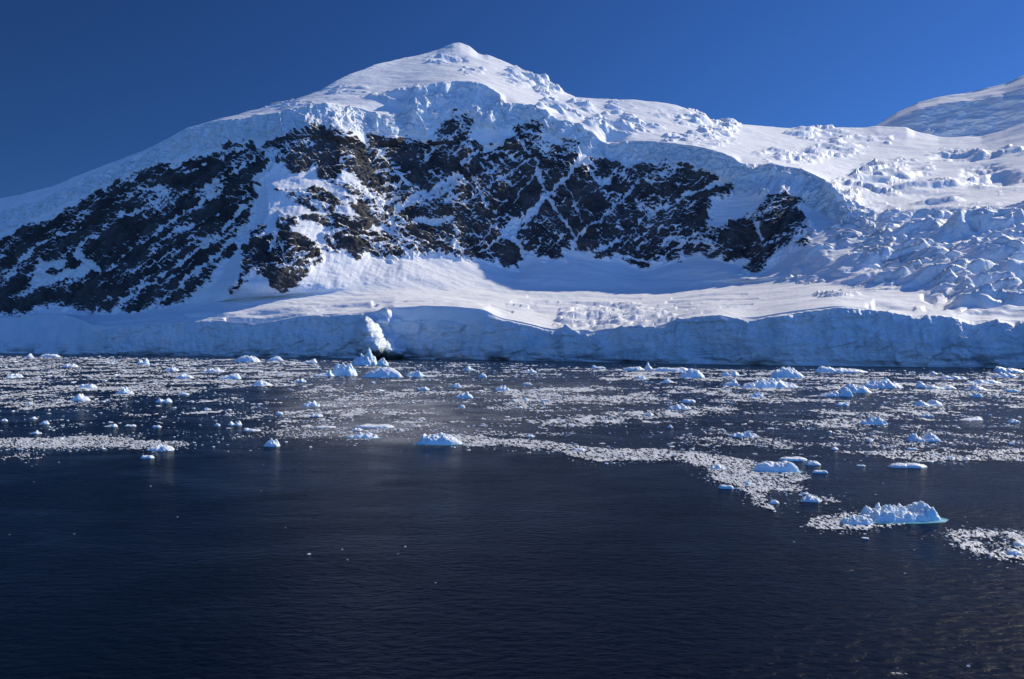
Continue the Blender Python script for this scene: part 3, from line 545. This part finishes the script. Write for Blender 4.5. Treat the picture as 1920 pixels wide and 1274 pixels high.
V_ = np.stack([SX.ravel()[used], SD.ravel()[used], zz.ravel()[used]], -1)
def slush_material():
    M = Mat("slush", .45, .4); p = M.pos()
    t = M.math('ADD', M.attr("tone"), M.math('MULTIPLY', M.math('SUBTRACT', M.noise(p, 2.2, 4, .6), .5), .9))
    M.color(M.mix(M.ramp(t, .1, .8), (.40, .43, .47), (.70, .715, .74))); M.bump(M.noise(p, 3.0, 4, .6), .12)
    return M.m
def chunk_material():
    M = Mat("brash_chunks", .5, .35); p = M.pos(); u = up_normal(M)
    c = M.mix(M.ramp(M.math('ADD', u, M.math('MULTIPLY', M.math('SUBTRACT', M.noise(p, 1.2, 3), .5), .6)), .2, .75), (.52, .69, .80), (.76, .785, .81))
    M.color(c); return M.m
tag(mesh_obj("slush_ice", V_, inv.reshape(F_.shape), slush_material(), attrs={"tone": tone.ravel()[used]}), "thin grey white slush of crushed ice drifting in streaks on the dark sea", "slush ice", kind="stuff")

# grease ice film on the middle water, its pale colour painting the sheen
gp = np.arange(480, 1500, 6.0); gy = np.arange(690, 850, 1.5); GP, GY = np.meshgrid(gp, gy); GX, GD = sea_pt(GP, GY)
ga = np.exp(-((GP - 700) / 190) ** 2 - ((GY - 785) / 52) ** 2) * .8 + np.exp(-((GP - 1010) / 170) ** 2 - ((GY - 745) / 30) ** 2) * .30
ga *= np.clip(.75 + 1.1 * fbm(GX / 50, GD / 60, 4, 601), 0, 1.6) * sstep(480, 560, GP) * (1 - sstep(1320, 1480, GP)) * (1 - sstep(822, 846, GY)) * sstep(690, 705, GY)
def grease_sheen_material():
    M = Mat("grease_sheen_film", .5, .3); M.color((.55, .57, .60)); p = M.pos()
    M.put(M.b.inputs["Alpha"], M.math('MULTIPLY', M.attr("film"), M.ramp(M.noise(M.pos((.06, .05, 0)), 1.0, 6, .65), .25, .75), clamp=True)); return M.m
tag(mesh_obj("grease_sheen", np.stack([GX, GD, 0 * GX + .008], -1).reshape(-1, 3), grid_faces(*GP.shape), grease_sheen_material(), attrs={"film": ga}), "pale grey sheen painted on the calm middle water as a film of grease ice", "grease ice", kind="stuff")
rng = np.random.default_rng(11)
NCH = 420000
cpx = rng.uniform(-280, 2200, NCH); cpy = 664 + (1100 - 664) * rng.uniform(0, 1, NCH) ** 1.7
cX, cY = sea_pt(cpx, cpy); jp = np.clip((cpy - HOR) / 60, .3, 3); cD = density(cpx + rng.normal(0, 5, NCH) * jp, cpy + rng.normal(0, 1.7, NCH) * jp, cX, cY)
n2 = .6 * fbm(cX / 34, cY / 34, 4, 531) + .5 * fbm(cX / 7, cY / 9, 4, 541); n2 = (n2 - n2.mean()) / n2.std()
pr = np.clip(cD, 0, 1) * np.clip(.45 + .55 * n2, .03, 1.4) * .55
ok = (rng.uniform(0, 1, NCH) < pr) & (cY < shore_px(cpx))
extra = (rng.uniform(0, 1, NCH) < .0045) & (cpy > 668) & (cpy < 850) & (cY < shore_px(cpx))
ok |= extra
cX, cY = cX[ok], cY[ok]; n = len(cX)
sz = np.exp(rng.normal(.42, .50, n)) * cY / FPX; sz = np.clip(sz, .10, 5.0)      # half width, metres
K = 6
ang = (np.arange(K) / K * 2 * np.pi)[None] + rng.uniform(0, 6.28, (n, 1)) + rng.uniform(-.35, .35, (n, K))
rad = sz[:, None] * rng.uniform(.65, 1.15, (n, K)); asp = rng.uniform(.55, 1.0, (n, 1))
hh = sz * rng.uniform(.10, .40, n) * np.clip(1.15 - cY / 2500, .5, 1)
rot = rng.uniform(-.5, .5, (n, 1))
def ring(f, z):
    x = np.cos(ang) * rad * f; y = np.sin(ang) * rad * f * asp * 1.2
    return np.stack([cX[:, None] + x * np.cos(rot) - y * np.sin(rot), cY[:, None] + x * np.sin(rot) + y * np.cos(rot), z], -1)
r0 = ring(1.0, np.full((n, K), -.05)); r1 = ring(rng.uniform(.62, .95, (n, K)), hh[:, None] * rng.uniform(.45, 1.1, (n, K)))
tp = np.stack([cX + rng.uniform(-.3, .3, n) * sz, cY + rng.uniform(-.3, .3, n) * sz, hh * rng.uniform(.8, 1.5, n)], -1)[:, None]
V_ = np.concatenate([r0, r1, tp], 1)
tr = []
for i in range(K):
    j = (i + 1) % K; tr += [(i, j, K + j), (i, K + j, K + i), (K + i, K + j, 2 * K)]
F_ = (np.array(tr)[None] + (np.arange(n) * (2 * K + 1))[:, None, None]).reshape(-1, 3)
tag(mesh_obj("brash_ice", V_.reshape(-1, 3), F_, chunk_material(), smooth=False), "countless small broken pieces of white ice scattered over the sea", "brash ice", kind="stuff")
print("slush quads", len(inv) // 4, "chunks", n)

# ------------------------------------------------------------------ icebergs and growlers, one object each
def berg_material():
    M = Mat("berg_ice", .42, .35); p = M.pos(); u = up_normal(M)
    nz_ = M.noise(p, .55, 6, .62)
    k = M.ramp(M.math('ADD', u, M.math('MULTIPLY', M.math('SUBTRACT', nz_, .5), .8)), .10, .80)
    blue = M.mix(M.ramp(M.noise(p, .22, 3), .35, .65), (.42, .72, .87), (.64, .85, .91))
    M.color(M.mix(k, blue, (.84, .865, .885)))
    M.b.inputs['Subsurface Weight'].default_value = .15; M.b.inputs['Subsurface Radius'].default_value = (.35, .8, 1.4); M.b.inputs['Subsurface Scale'].default_value = .5
    M.bump(M.noise(p, 1.6, 6, .7), .22, 1.0)
    return M.m
def shelf_material():
    M = Mat("submerged_ice", .12, .5); M.color(M.mix(M.ramp(M.noise(M.pos(), .9, 4), .3, .7), (.10, .34, .40), (.22, .52, .56))); return M.m
BERG, SHELF = berg_material(), shelf_material()
PROF = {  # height along the length, from the photo's outlines: (position -1..1, height 0..1)
 'dome': [(-1, .35), (-.6, .75), (-.1, 1), (.4, .9), (.8, .6), (1, .3)], 'peak': [(-1, .15), (-.6, .3), (-.2, .7), (.02, 1), (.25, .62), (.7, .35), (1, .15)], 'wedge': [(-1, .12), (-.5, .38), (0, .62), (.5, .9), (.75, 1), (.92, .7), (1, .3)],
 'flat': [(-1, .7), (-.5, .95), (0, .85), (.5, 1), (1, .7)], 'twin': [(-1, .3), (-.65, .8), (-.4, .9), (-.12, .35), (.1, .45), (.4, 1), (.7, .85), (1, .35)], 'rubble': [(-1, .3), (-.7, .6), (-.45, .5), (-.2, .9), (.05, .65), (.3, 1), (.6, .6), (.8, .75), (1, .3)],
 'spire': [(-1, .2), (-.5, .35), (.2, .4), (.5, .55), (.62, 1), (.72, .5), (1, .25)], 'lead': [(-1, .5), (-.85, 1), (-.65, .85), (-.3, .5), (.2, .45), (.7, .42), (1, .3)], 'main': [(-1, .1), (-.9, .36), (-.75, .5), (-.6, .64), (-.5, .44), (-.38, .70), (-.25, .78), (-.12, .5), (0, .56), (.15, .68), (.3, .46), (.4, .62), (.55, .94), (.68, 1), (.8, .86), (.92, .6), (1, .2)],
 'whale': [(-1, .3), (-.82, .34), (-.7, .5), (-.3, .8), (.1, 1), (.5, .95), (.8, .75), (1, .35)], 'fin': [(-1, .35), (-.75, .45), (-.62, 1), (-.5, .72), (-.2, .82), (.2, .8), (.6, .55), (1, .25)]}
def berg_mesh(a, b, H, prof, seed, res, rough=.22, steep=5.0, flatc=0.0):
    nt_ = int(np.clip(res * 1.7, 22, 230)); nr_ = int(np.clip(res * .55, 8, 74))
    th = np.linspace(0, 2 * np.pi, nt_, endpoint=False)[None]; r = (np.linspace(0, 1, nr_) ** .75)[:, None]
    ct, st = np.cos(th), np.sin(th); R = (np.abs(ct) ** 2.6 + np.abs(st) ** 2.6) ** (-1 / 2.6)
    R = R * (1 + .16 * fbm(ct * 1.3 + seed, st * 1.3, 3, seed) + .09 * fbm(ct * 4 + seed, st * 4, 3, seed + 3))
    u = r * R * ct; v = r * R * st
    P_ = np.array(prof, float); uw = u + .10 * fbm(u * 2 + seed, v * 2, 2, seed + 7)
    pf = np.interp(uw, P_[:, 0], P_[:, 1])
    x, y = u * a, v * b; L = max(b, .35 * a)
    f1, f2, cid, ox, oy = voronoi(x / (.72 * L) + .4 * noise(x / L * 2, y / L * 2, seed), y / (.66 * L) + .3 * noise(x / L * 2, y / L * 2, seed + 1), seed + 2)
    g1, g2, gid, gx, gy = voronoi(x / (.30 * L) + .3 * noise(x / L * 5, y / L * 5, seed), y / (.30 * L), seed + 4)
    body = 1 - r ** steep
    dm = np.clip(1 - (f1 / .85) ** 1.5, 0, 1) ** .7; dg = np.clip(1 - (g1 / .85) ** 1.3, 0, 1) ** .8       # rounded knobs, big and small
    h = pf * body * (1 - 1.5 * rough * (1 - dm) - .55 * rough * (1 - dg) * (.5 + gid) + .9 * rough * (cid - .5)) + rough * .40 * body * fbm(x / (.25 * L), y / (.25 * L), 4, seed + 6)
    h = h * (1 + .25 * (v - .1) * (1 - flatc))
    z = H * np.maximum(h, .04 * body) - .12 - .5 * r ** 14
    sw = (1 - r) * 0 + body * np.clip(z / max(H, .01), 0, 1)
    x = x + .10 * L * fbm(x / (.5 * L) + 9, z / (.4 * L) + y / (.6 * L), 3, seed + 8) * sw; y = y + .12 * L * fbm(x / (.5 * L), z / (.4 * L) + 5, 3, seed + 9) * sw
    V = np.stack([x, y, z + 0 * x], -1)
    top = V[0].mean(0, keepdims=True)
    V = np.concatenate([top, V[1:].reshape(-1, 3)])
    F = []
    i = np.arange(nt_); j = (i + 1) % nt_
    F.append(np.stack([np.zeros(nt_, int), 1 + i, 1 + j, 1 + j], -1))
    for k in range(nr_ - 2): F.append(np.stack([1 + k * nt_ + i, 1 + (k + 1) * nt_ + i, 1 + (k + 1) * nt_ + j, 1 + k * nt_ + j], -1))
    return V, F
def poly_obj(name, V, F, mat):
    tri = F[0][:, :3]; quad = np.concatenate(F[1:]) if len(F) > 1 else np.zeros((0, 4), int)
    q = np.concatenate([tri, quad[:, [0, 1, 2]], quad[:, [0, 2, 3]]])
    return mesh_obj(name, V, q, mat)
def place_berg(px, py, wpx, hpx, prof, label, name="iceberg", cat="iceberg", group=None, dr=.5, rough=.24, steep=5., rot=None, shelf=False, seed=None):
    X_, Y_ = sea_pt(px, py); W_ = wpx * Y_ / FPX; a = W_ / 2; b = a * dr
    slope = CAMH / Y_
    H = max(hpx * Y_ / FPX - .55 * 2 * b * slope, .25 * hpx * Y_ / FPX) * (.84 if prof in ('peak', 'twin', 'spire') else 1.0)
    rough = rough * 1.35 + .02; seed = int(px * 13 + py * 7) if seed is None else seed
    V, F = berg_mesh(a, b, H, PROF[prof], seed % 9973, wpx, rough, steep, 1.0 if prof == 'flat' else 0)
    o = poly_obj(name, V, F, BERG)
    o.location = (X_, Y_ + b * .9, 0); o.rotation_euler.z = (((seed * 37) % 100) / 100 - .5) * .3 if rot is None else rot
    tag(o, label, cat, group)
    if shelf:
        t_ = np.linspace(0, 2 * np.pi, 64, endpoint=False); k_ = 1.06 + .10 * fbm(np.cos(t_) * 2 + px, np.sin(t_) * 2, 3, 5)
        k2 = k_ * (np.abs(np.cos(t_)) ** 2.6 + np.abs(np.sin(t_)) ** 2.6) ** (-1 / 2.6)
        Vs = np.concatenate([[(0, 0, .02)], np.stack([np.cos(t_) * a * k2, np.sin(t_) * b * k2 * 1.12 - .06 * a, .012 + 0 * t_], -1), np.stack([np.cos(t_) * a * k2 * 1.05, np.sin(t_) * b * k2 * 1.2 - .06 * a, -.3 + 0 * t_], -1)])
        i = np.arange(64); j = (i + 1) % 64
        Fs = np.concatenate([np.stack([0 * i, 1 + i, 1 + j], -1), np.stack([1 + i, 65 + i, 65 + j], -1), np.stack([1 + i, 65 + j, 1 + j], -1)])
        s_ = mesh_obj("submerged_shelf", Vs, Fs, SHELF, parent=o)
    return o
B_ = place_berg
# --- the near water
B_(1698, 979, 168, 50, 'main', "largest nearby iceberg, long pale blue lumpy block with raised end, in open dark water", dr=.42, rough=.30, rot=.05, shelf=True, steep=7)
B_(1614, 985, 70, 25, 'rubble', "low knobbly ice lump against the slush beside the largest nearby iceberg", dr=.5, rough=.34)
B_(1461, 886, 90, 24, 'flat', "thick rounded ice slab with pale blue side on the end of the slush tongue", dr=.45, rough=.12, shelf=True, steep=7)
B_(822, 834, 98, 27, 'fin', "long sloping iceberg with small fin and turquoise waterline at the open water's edge", dr=.36, rough=.15, shelf=True, rot=-.05)
B_(678, 822, 66, 13, 'rubble', "low knobbly ice slab with turquoise rim beside the pancake floes", dr=.4, rough=.25, shelf=True)
B_(507, 838, 34, 17, 'dome', "small round bluish ice lump alone at the edge of open water", dr=.6, rough=.28)
B_(295, 846, 60, 16, 'rubble', "low rough white ice slab at the tip of the long slush bar", dr=.5, rough=.25)
B_(273, 860, 29, 8, 'flat', "small flat white floe just off the tip of the long slush bar", "ice_floe", "ice floe", dr=.5, rough=.12)
B_(700, 803, 76, 8, 'flat', "broad thin white pancake floe lying flat behind the knobbly turquoise-rimmed slab", "ice_floe", "ice floe", dr=.55, rough=.05, steep=9)
B_(606, 803, 46, 5, 'flat', "narrow thin pancake floe beside the broader pancake floe", "ice_floe", "ice floe", dr=.5, rough=.05, steep=9)
B_(668, 808, 25, 7, 'rubble', "small white ice lump at the front edge of the broad pancake floe", "ice_lump", "ice lump")
B_(1524, 942, 46, 15, 'dome', "rounded ice lump amid loose brash, behind the largest nearby iceberg", dr=.6, rough=.2)
B_(1511, 928, 22, 7, 'flat', "small flat ice piece just behind the rounded lump with loose brash", "ice_lump", "ice lump")
B_(1453, 945, 24, 10, 'dome', "small white ice lump inside the hook of the slush tongue", "ice_lump", "ice lump", rough=.15)
B_(1363, 917, 31, 10, 'flat', "small smooth white slab on the outer edge of the slush tongue", "ice_floe", "ice floe", rough=.08, steep=7)
B_(1405, 910, 28, 10, 'rubble', "small rough ice piece stuck in the middle of the slush tongue", "ice_lump", "ice lump")
B_(1348, 881, 36, 12, 'dome', "low white ice mound frozen into the bend of the slush tongue", "ice_lump", "ice lump", rough=.2)
B_(1527, 873, 33, 11, 'dome', "small white mound joined to the end of a flat floe by the thick rounded slab", "ice_lump", "ice lump", rough=.15)
B_(1492, 865, 58, 10, 'flat', "long flat pale floe behind the thick rounded slab", "ice_floe", "ice floe", rough=.07, steep=8)
B_(1708, 878, 78, 12, 'flat', "long flat white floe alone just in front of the brash edge", "ice_floe", "ice floe", rough=.13, dr=.4)
B_(1540, 888, 31, 8, 'flat', "small flat white floe in open water beside the thick rounded slab", "ice_floe", "ice floe", rough=.05, steep=8)
B_(1616, 875, 20, 5, 'flat', "tiny flat floe between two longer flat floes at the brash edge", "ice_floe", "ice floe", rough=.08)
B_(1908, 1042, 34, 15, 'dome', "smooth ice lump at the picture's edge in the nearest slush, front one of two", dr=.7, rough=.1)
B_(1916, 1025, 26, 12, 'dome', "smooth ice lump at the picture's edge in the nearest slush, rear one of two", dr=.7, rough=.1)
B_(1817, 1251, 14, 9, 'rubble', "tiny bit of ice alone in the dark water nearest the camera", "ice_lump", "ice lump")
B_(1690, 1268, 50, 9, 'flat', "thin crust of ice in the dark water at the bottom of the picture", "ice_floe", "ice floe", dr=.4, rough=.3)
# --- the middle distance
B_(1643, 797, 54, 23, 'rubble', "castle shaped bluish iceberg with knobbly crown, alone in the brash", rough=.30)
B_(1738, 828, 66, 22, 'twin', "two humped pale blue iceberg with rough and smooth halves near the brash edge", rough=.2)
B_(1397, 820, 60, 13, 'rubble', "low row of rounded white ice knobs on a slab, in brash behind the slush tongue", rough=.3, dr=.35)
B_(1746, 762, 60, 16, 'twin', "blocky bluish iceberg in two steps behind the castle shaped one", rough=.2)
B_(1420, 745, 30, 12, 'rubble', "small blue crusted iceberg below the long rubble-topped iceberg", rough=.3)
B_(1292, 755, 30, 8, 'flat', "small flat blue iceberg just behind a larger low one in the centre brash", rough=.15)
B_(1275, 768, 46, 13, 'rubble', "low blue and white iceberg with a knob at one end in the centre brash", rough=.25)
B_(1217, 779, 22, 8, 'rubble', "small white lump in brash in front of the low blue and white iceberg", "ice_lump", "ice lump")
B_(1257, 802, 15, 9, 'peak', "tiny pointed lump in dark water between brash streaks", "ice_lump", "ice lump")
B_(1086, 846, 28, 7, 'flat', "small bluish piece lying on the middle of the slush tongue", "ice_lump", "ice lump")
B_(995, 820, 18, 7, 'dome', "small white lump just behind the start of the slush tongue", "ice_lump", "ice lump")
B_(1826, 789, 50, 9, 'wedge', "thin flat-topped bluish iceberg with a lip, beyond the two humped one", rough=.12)
B_(1582, 761, 28, 8, 'flat', "small flat blue floe between brash streaks in front of the two paired lumps", "ice_floe", "ice floe")
B_(1742, 782, 28, 7, 'flat', "small low floe just in front of the two step iceberg", "ice_floe", "ice floe")
B_(1905, 793, 28, 8, 'dome', "pale low mound at the picture's edge beyond the last brash", "ice_lump", "ice lump")
B_(1632, 828, 17, 7, 'dome', "tiny dark-sided lump in the gap in front of the castle shaped iceberg", "ice_lump", "ice lump")
B_(1567, 844, 17, 7, 'dome', "tiny blue lump behind the long flat pale floe", "ice_lump", "ice lump")
B_(1713, 844, 24, 6, 'flat', "small white floe directly in front of the two humped iceberg", "ice_floe", "ice floe")
B_(1784, 861, 20, 7, 'rubble', "dark little lump on the brash edge line, first of a loose pair", "ice_lump", "ice lump")
B_(1812, 863, 24, 7, 'rubble', "dark little lump on the brash edge line, second of a loose pair", "ice_lump", "ice lump")
B_(870, 747, 36, 14, 'rubble', "rough white iceberg with pale knobs alone in the centre of the grey water", rough=.3)
B_(941, 733, 32, 11, 'rubble', "low knobbly iceberg at the corner of the dense centre brash", rough=.28)
B_(855, 727, 24, 9, 'dome', "small bluish mound behind the rough centre iceberg", "ice_lump", "ice lump")
B_(793, 732, 26, 9, 'rubble', "small ragged ice lump in grey water in front of the blue ribbed block", "ice_lump", "ice lump")
B_(866, 765, 14, 7, 'dome', "tiny lump in front of the rough centre iceberg", "ice_lump", "ice lump")
B_(986, 752, 14, 8, 'dome', "tiny round lump in the dense centre brash", "ice_lump", "ice lump")
B_(581, 763, 37, 12, 'rubble', "farther of two low white crusted icebergs in the grey water", rough=.28)
B_(589, 782, 34, 9, 'rubble', "nearer of two low white crusted icebergs in the grey water", rough=.28)
B_(438, 798, 30, 12, 'twin', "small white double lump with a notch in open dark water", rough=.2)
B_(470, 809, 39, 10, 'lead', "small white iceberg with a raised end and a low tail in dark water", rough=.22)
B_(63, 814, 30, 9, 'peak', "small spiky white lump just behind the long slush bar", rough=.25)
B_(81, 796, 20, 8, 'dome', "small white lump in dark water behind the spiky lump", "ice_lump", "ice lump")
B_(60, 786, 21, 7, 'peak', "tiny pointed lump farther behind the spiky white lump", "ice_lump", "ice lump")
B_(203, 801, 31, 8, 'wedge', "small flat wedge of ice in dark water behind the slush bar", "ice_floe", "ice floe")
B_(242, 800, 26, 5, 'flat', "thin low floe beside the small flat wedge", "ice_floe", "ice floe")
B_(292, 802, 19, 6, 'flat', "tiny white slab in dark water behind the rough slab at the bar's tip", "ice_floe", "ice floe")
B_(406, 799, 14, 7, 'dome', "tiny lump beside the small white double lump", "ice_lump", "ice lump")
B_(523, 778, 17, 8, 'dome', "tiny white lump between the double lump and the crusted pair", "ice_lump", "ice lump")
B_(6, 790, 14, 6, 'dome', "tiny lump cut by the picture's side edge in dark water", "ice_lump", "ice lump")
# --- the far brash
B_(144, 752, 44, 20, 'peak', "pointed bluish iceberg with concave sides, alone in dark water", rough=.18)
B_(229, 739, 40, 18, 'peak', "pointed white iceberg with a jagged tip behind the concave-sided one", rough=.28)
B_(304, 755, 33, 14, 'twin', "small white two-piece iceberg in dark water past the jagged-tipped one", rough=.25)
B_(160, 728, 38, 9, 'flat', "low flat white iceberg between the two pointed icebergs and the far brash", rough=.2)
B_(342, 741, 24, 6, 'dome', "thin low mound between the two-piece and peaked icebergs", "ice_lump", "ice lump")
B_(425, 711, 48, 13, 'wedge', "smooth wedge shaped iceberg rising to a blunt end in white brash", rough=.1)
B_(486, 724, 47, 17, 'peak', "peaked bluish iceberg with a broad base beside dark water", rough=.2)
B_(318, 696, 29, 10, 'rubble', "small rough iceberg in the far white brash, nearest to the twin humped one", rough=.28)
B_(395, 698, 46, 9, 'rubble', "long low rough iceberg in the far white brash behind the smooth wedge", rough=.25)
B_(342, 710, 35, 9, 'dome', "low blue-white mound just in front of the far white brash", rough=.2)
B_(266, 684, 25, 15, 'twin', "small upright twin humped iceberg in the far brash near the glacier tip", rough=.2)
B_(460, 679, 52, 13, 'dome', "low dome shaped iceberg in front of the shaded ice cliff", rough=.15)
B_(514, 677, 33, 9, 'dome', "smaller low dome shaped iceberg at the foot of the ice cliff", rough=.15)
B_(578, 681, 31, 9, 'wedge', "small dark-faced iceberg close under the ice cliff", rough=.18)
B_(560, 717, 28, 8, 'rubble', "small low iceberg on the dark lane below the spiked one", rough=.2)
B_(52, 671, 22, 10, 'peak', "small pointed iceberg at the far shore under the rock wall", rough=.25)
B_(88, 670, 40, 7, 'flat', "long low iceberg beside the small pointed one at the far shore", rough=.2)
B_(22, 708, 34, 9, 'rubble', "low rough iceberg near the picture's edge in the far brash", rough=.25)
B_(127, 689, 32, 8, 'rubble', "low crumbled iceberg in the middle of the far white brash field", rough=.25)
B_(641, 705, 56, 28, 'dome', "big rounded blue iceberg with knobbly flank beside the white whaleback", rough=.24, dr=.6)
B_(603, 706, 44, 17, 'spire', "low iceberg with a thin spike at one end, touching the big rounded blue one", rough=.18)
B_(681, 685, 52, 32, 'rubble', "large crusted rubble iceberg in front of the collapsed cliff", rough=.28, dr=.6)
B_(716, 686, 24, 15, 'dome', "small block leaning on the end of the crusted rubble iceberg", rough=.22)
B_(713, 708, 86, 20, 'whale', "smooth white whaleback iceberg, long and low, with dark little end", rough=.05, steep=4, dr=.4)
B_(778, 707, 35, 13, 'flat', "small blue ribbed block beside the white whaleback iceberg", rough=.25)
B_(878, 695, 29, 12, 'peak', "small bright pointed iceberg in dark water before the central ice cliff", rough=.28)
B_(905, 708, 18, 8, 'dome', "small smooth white mound in dark water near the bright pointed one", "ice_lump", "ice lump", rough=.08)
B_(993, 699, 28, 8, 'rubble', "small crumbled iceberg in dark water before the cliff centre", rough=.25)
B_(988, 722, 21, 6, 'dome', "small low blue mound on the edge of the dark lane", "ice_lump", "ice lump")
B_(1123, 691, 29, 8, 'lead', "small low iceberg close to the cliff at the end of dark water", rough=.2)
B_(1216, 694, 21, 18, 'peak', "tall white spire standing on a flat berg before the cliff", rough=.15)
B_(1190, 695, 44, 8, 'flat', "flat berg touching the foot of the tall white spire", rough=.15)
B_(1262, 697, 82, 9, 'flat', "long low flat slab behind the tall white spire", rough=.12)
B_(1252, 718, 31, 12, 'peak', "small rough pointed iceberg in front of the long flat slab", rough=.25)
B_(1202, 712, 22, 8, 'dome', "small blue mound in front of the tall white spire", "ice_lump", "ice lump")
B_(1300, 709, 50, 19, 'dome', "dark-sided rounded iceberg at the start of the big cluster", rough=.18)
B_(1372, 706, 39, 15, 'twin', "two-block iceberg at the rear of the big cluster", rough=.2)
B_(1371, 724, 34, 15, 'wedge', "dark blue faced block at the front of the big cluster", rough=.15)
B_(1445, 728, 118, 22, 'rubble', "longest rubble-topped iceberg in the middle of the big cluster", rough=.26, dr=.3)
B_(1480, 709, 66, 21, 'dome', "high rounded iceberg at the back of the big cluster", rough=.18)
B_(1583, 699, 108, 18, 'lead', "long tabular iceberg, highest at one end, alone before the cliff", rough=.14, dr=.25)
B_(1660, 728, 82, 22, 'rubble', "broad crumpled iceberg between the big cluster and the low double-humped one", rough=.26)
B_(1608, 737, 64, 18, 'dome', "rounded bluish iceberg joined to the front of the broad crumpled one", rough=.22)
B_(1557, 744, 45, 13, 'wedge', "low ramped iceberg, first of two paired lumps in front of the bluish ones", rough=.2)
B_(1590, 744, 27, 17, 'dome', "upright round lump, second of two paired lumps", rough=.18)
B_(1770, 730, 63, 12, 'twin', "low double-humped iceberg with dark shaded faces", rough=.12)
B_(1729, 727, 23, 12, 'dome', "small rounded iceberg between the crumpled and double-humped ones", rough=.15)
B_(1836, 732, 45, 15, 'peak', "pale peaked iceberg past the double-humped one", rough=.2)
B_(1849, 720, 76, 11, 'rubble', "long low rough iceberg behind the pale peaked one", rough=.22, dr=.3)
B_(1900, 699, 58, 18, 'lead', "shaded blue iceberg at the picture's edge close to the cliff", rough=.15)
B_(1890, 708, 48, 12, 'rubble', "low shaded iceberg in front of the one at the picture's edge", rough=.2)
B_(1834, 745, 24, 10, 'rubble', "small rough lump in brash in front of the pale peaked iceberg", "ice_lump", "ice lump")
B_(1792, 711, 52, 7, 'flat', "thin low floe behind the double-humped iceberg", "ice_floe", "ice floe")
B_(1752, 702, 21, 8, 'peak', "small pointed iceberg in the dark gap under the cliff", rough=.2)
B_(1900, 735, 32, 7, 'flat', "small low floe at the picture's edge past the pale peaked iceberg", "ice_floe", "ice floe")
# --- small growlers nobody could tell apart
random.seed(5)
protos = []
for k in range(9):
    V, F = berg_mesh(1, .6, [.5, .7, .9][k % 3], PROF[['dome', 'rubble', 'wedge', 'twin', 'flat', 'rubble', 'lead', 'flat', 'fin'][k]], 900 + k * 31, 26, .5)
    o = poly_obj("growler", V, F, BERG); protos.append(o)
gz = [(0, 560, 676, 735, 34, "in the far white brash below the rock wall"), (0, 640, 740, 800, 14, "in dark water between the far brash and the long slush bar"), (560, 1050, 684, 712, 20, "close under the central ice cliff"), (600, 1250, 728, 812, 24, "in the grey central water and brash"),
      (1150, 1920, 694, 750, 30, "around the far big iceberg cluster"), (1250, 1920, 750, 858, 30, "in the brash around the castle shaped iceberg"), (860, 1300, 826, 852, 8, "lying on the long slush tongue")]
cnt = 0
for (xa, xb, ya, yb_, nn_, where_) in gz:
    for _ in range(nn_):
        px_ = random.uniform(xa, xb); py_ = ya + (yb_ - ya) * random.random(); X_, Y_ = sea_pt(px_, py_)
        if Y_ > float(shore_px(px_)) - 12: continue
        o = protos[cnt] if cnt < 9 else protos[cnt % 9].copy()
        if cnt >= 9: col.objects.link(o)
        s_ = random.choice((4, 5, 5, 6, 7, 8)) * Y_ / FPX
        o.scale = (s_, s_ * random.uniform(.7, 1.2), s_ * random.uniform(.35, .75)); o.location = (X_, Y_, 0); o.rotation_euler.z = random.uniform(-.6, .6) + random.choice((0, math.pi))
        tag(o, "small white growler " + where_, "growler", "growlers " + where_); cnt += 1
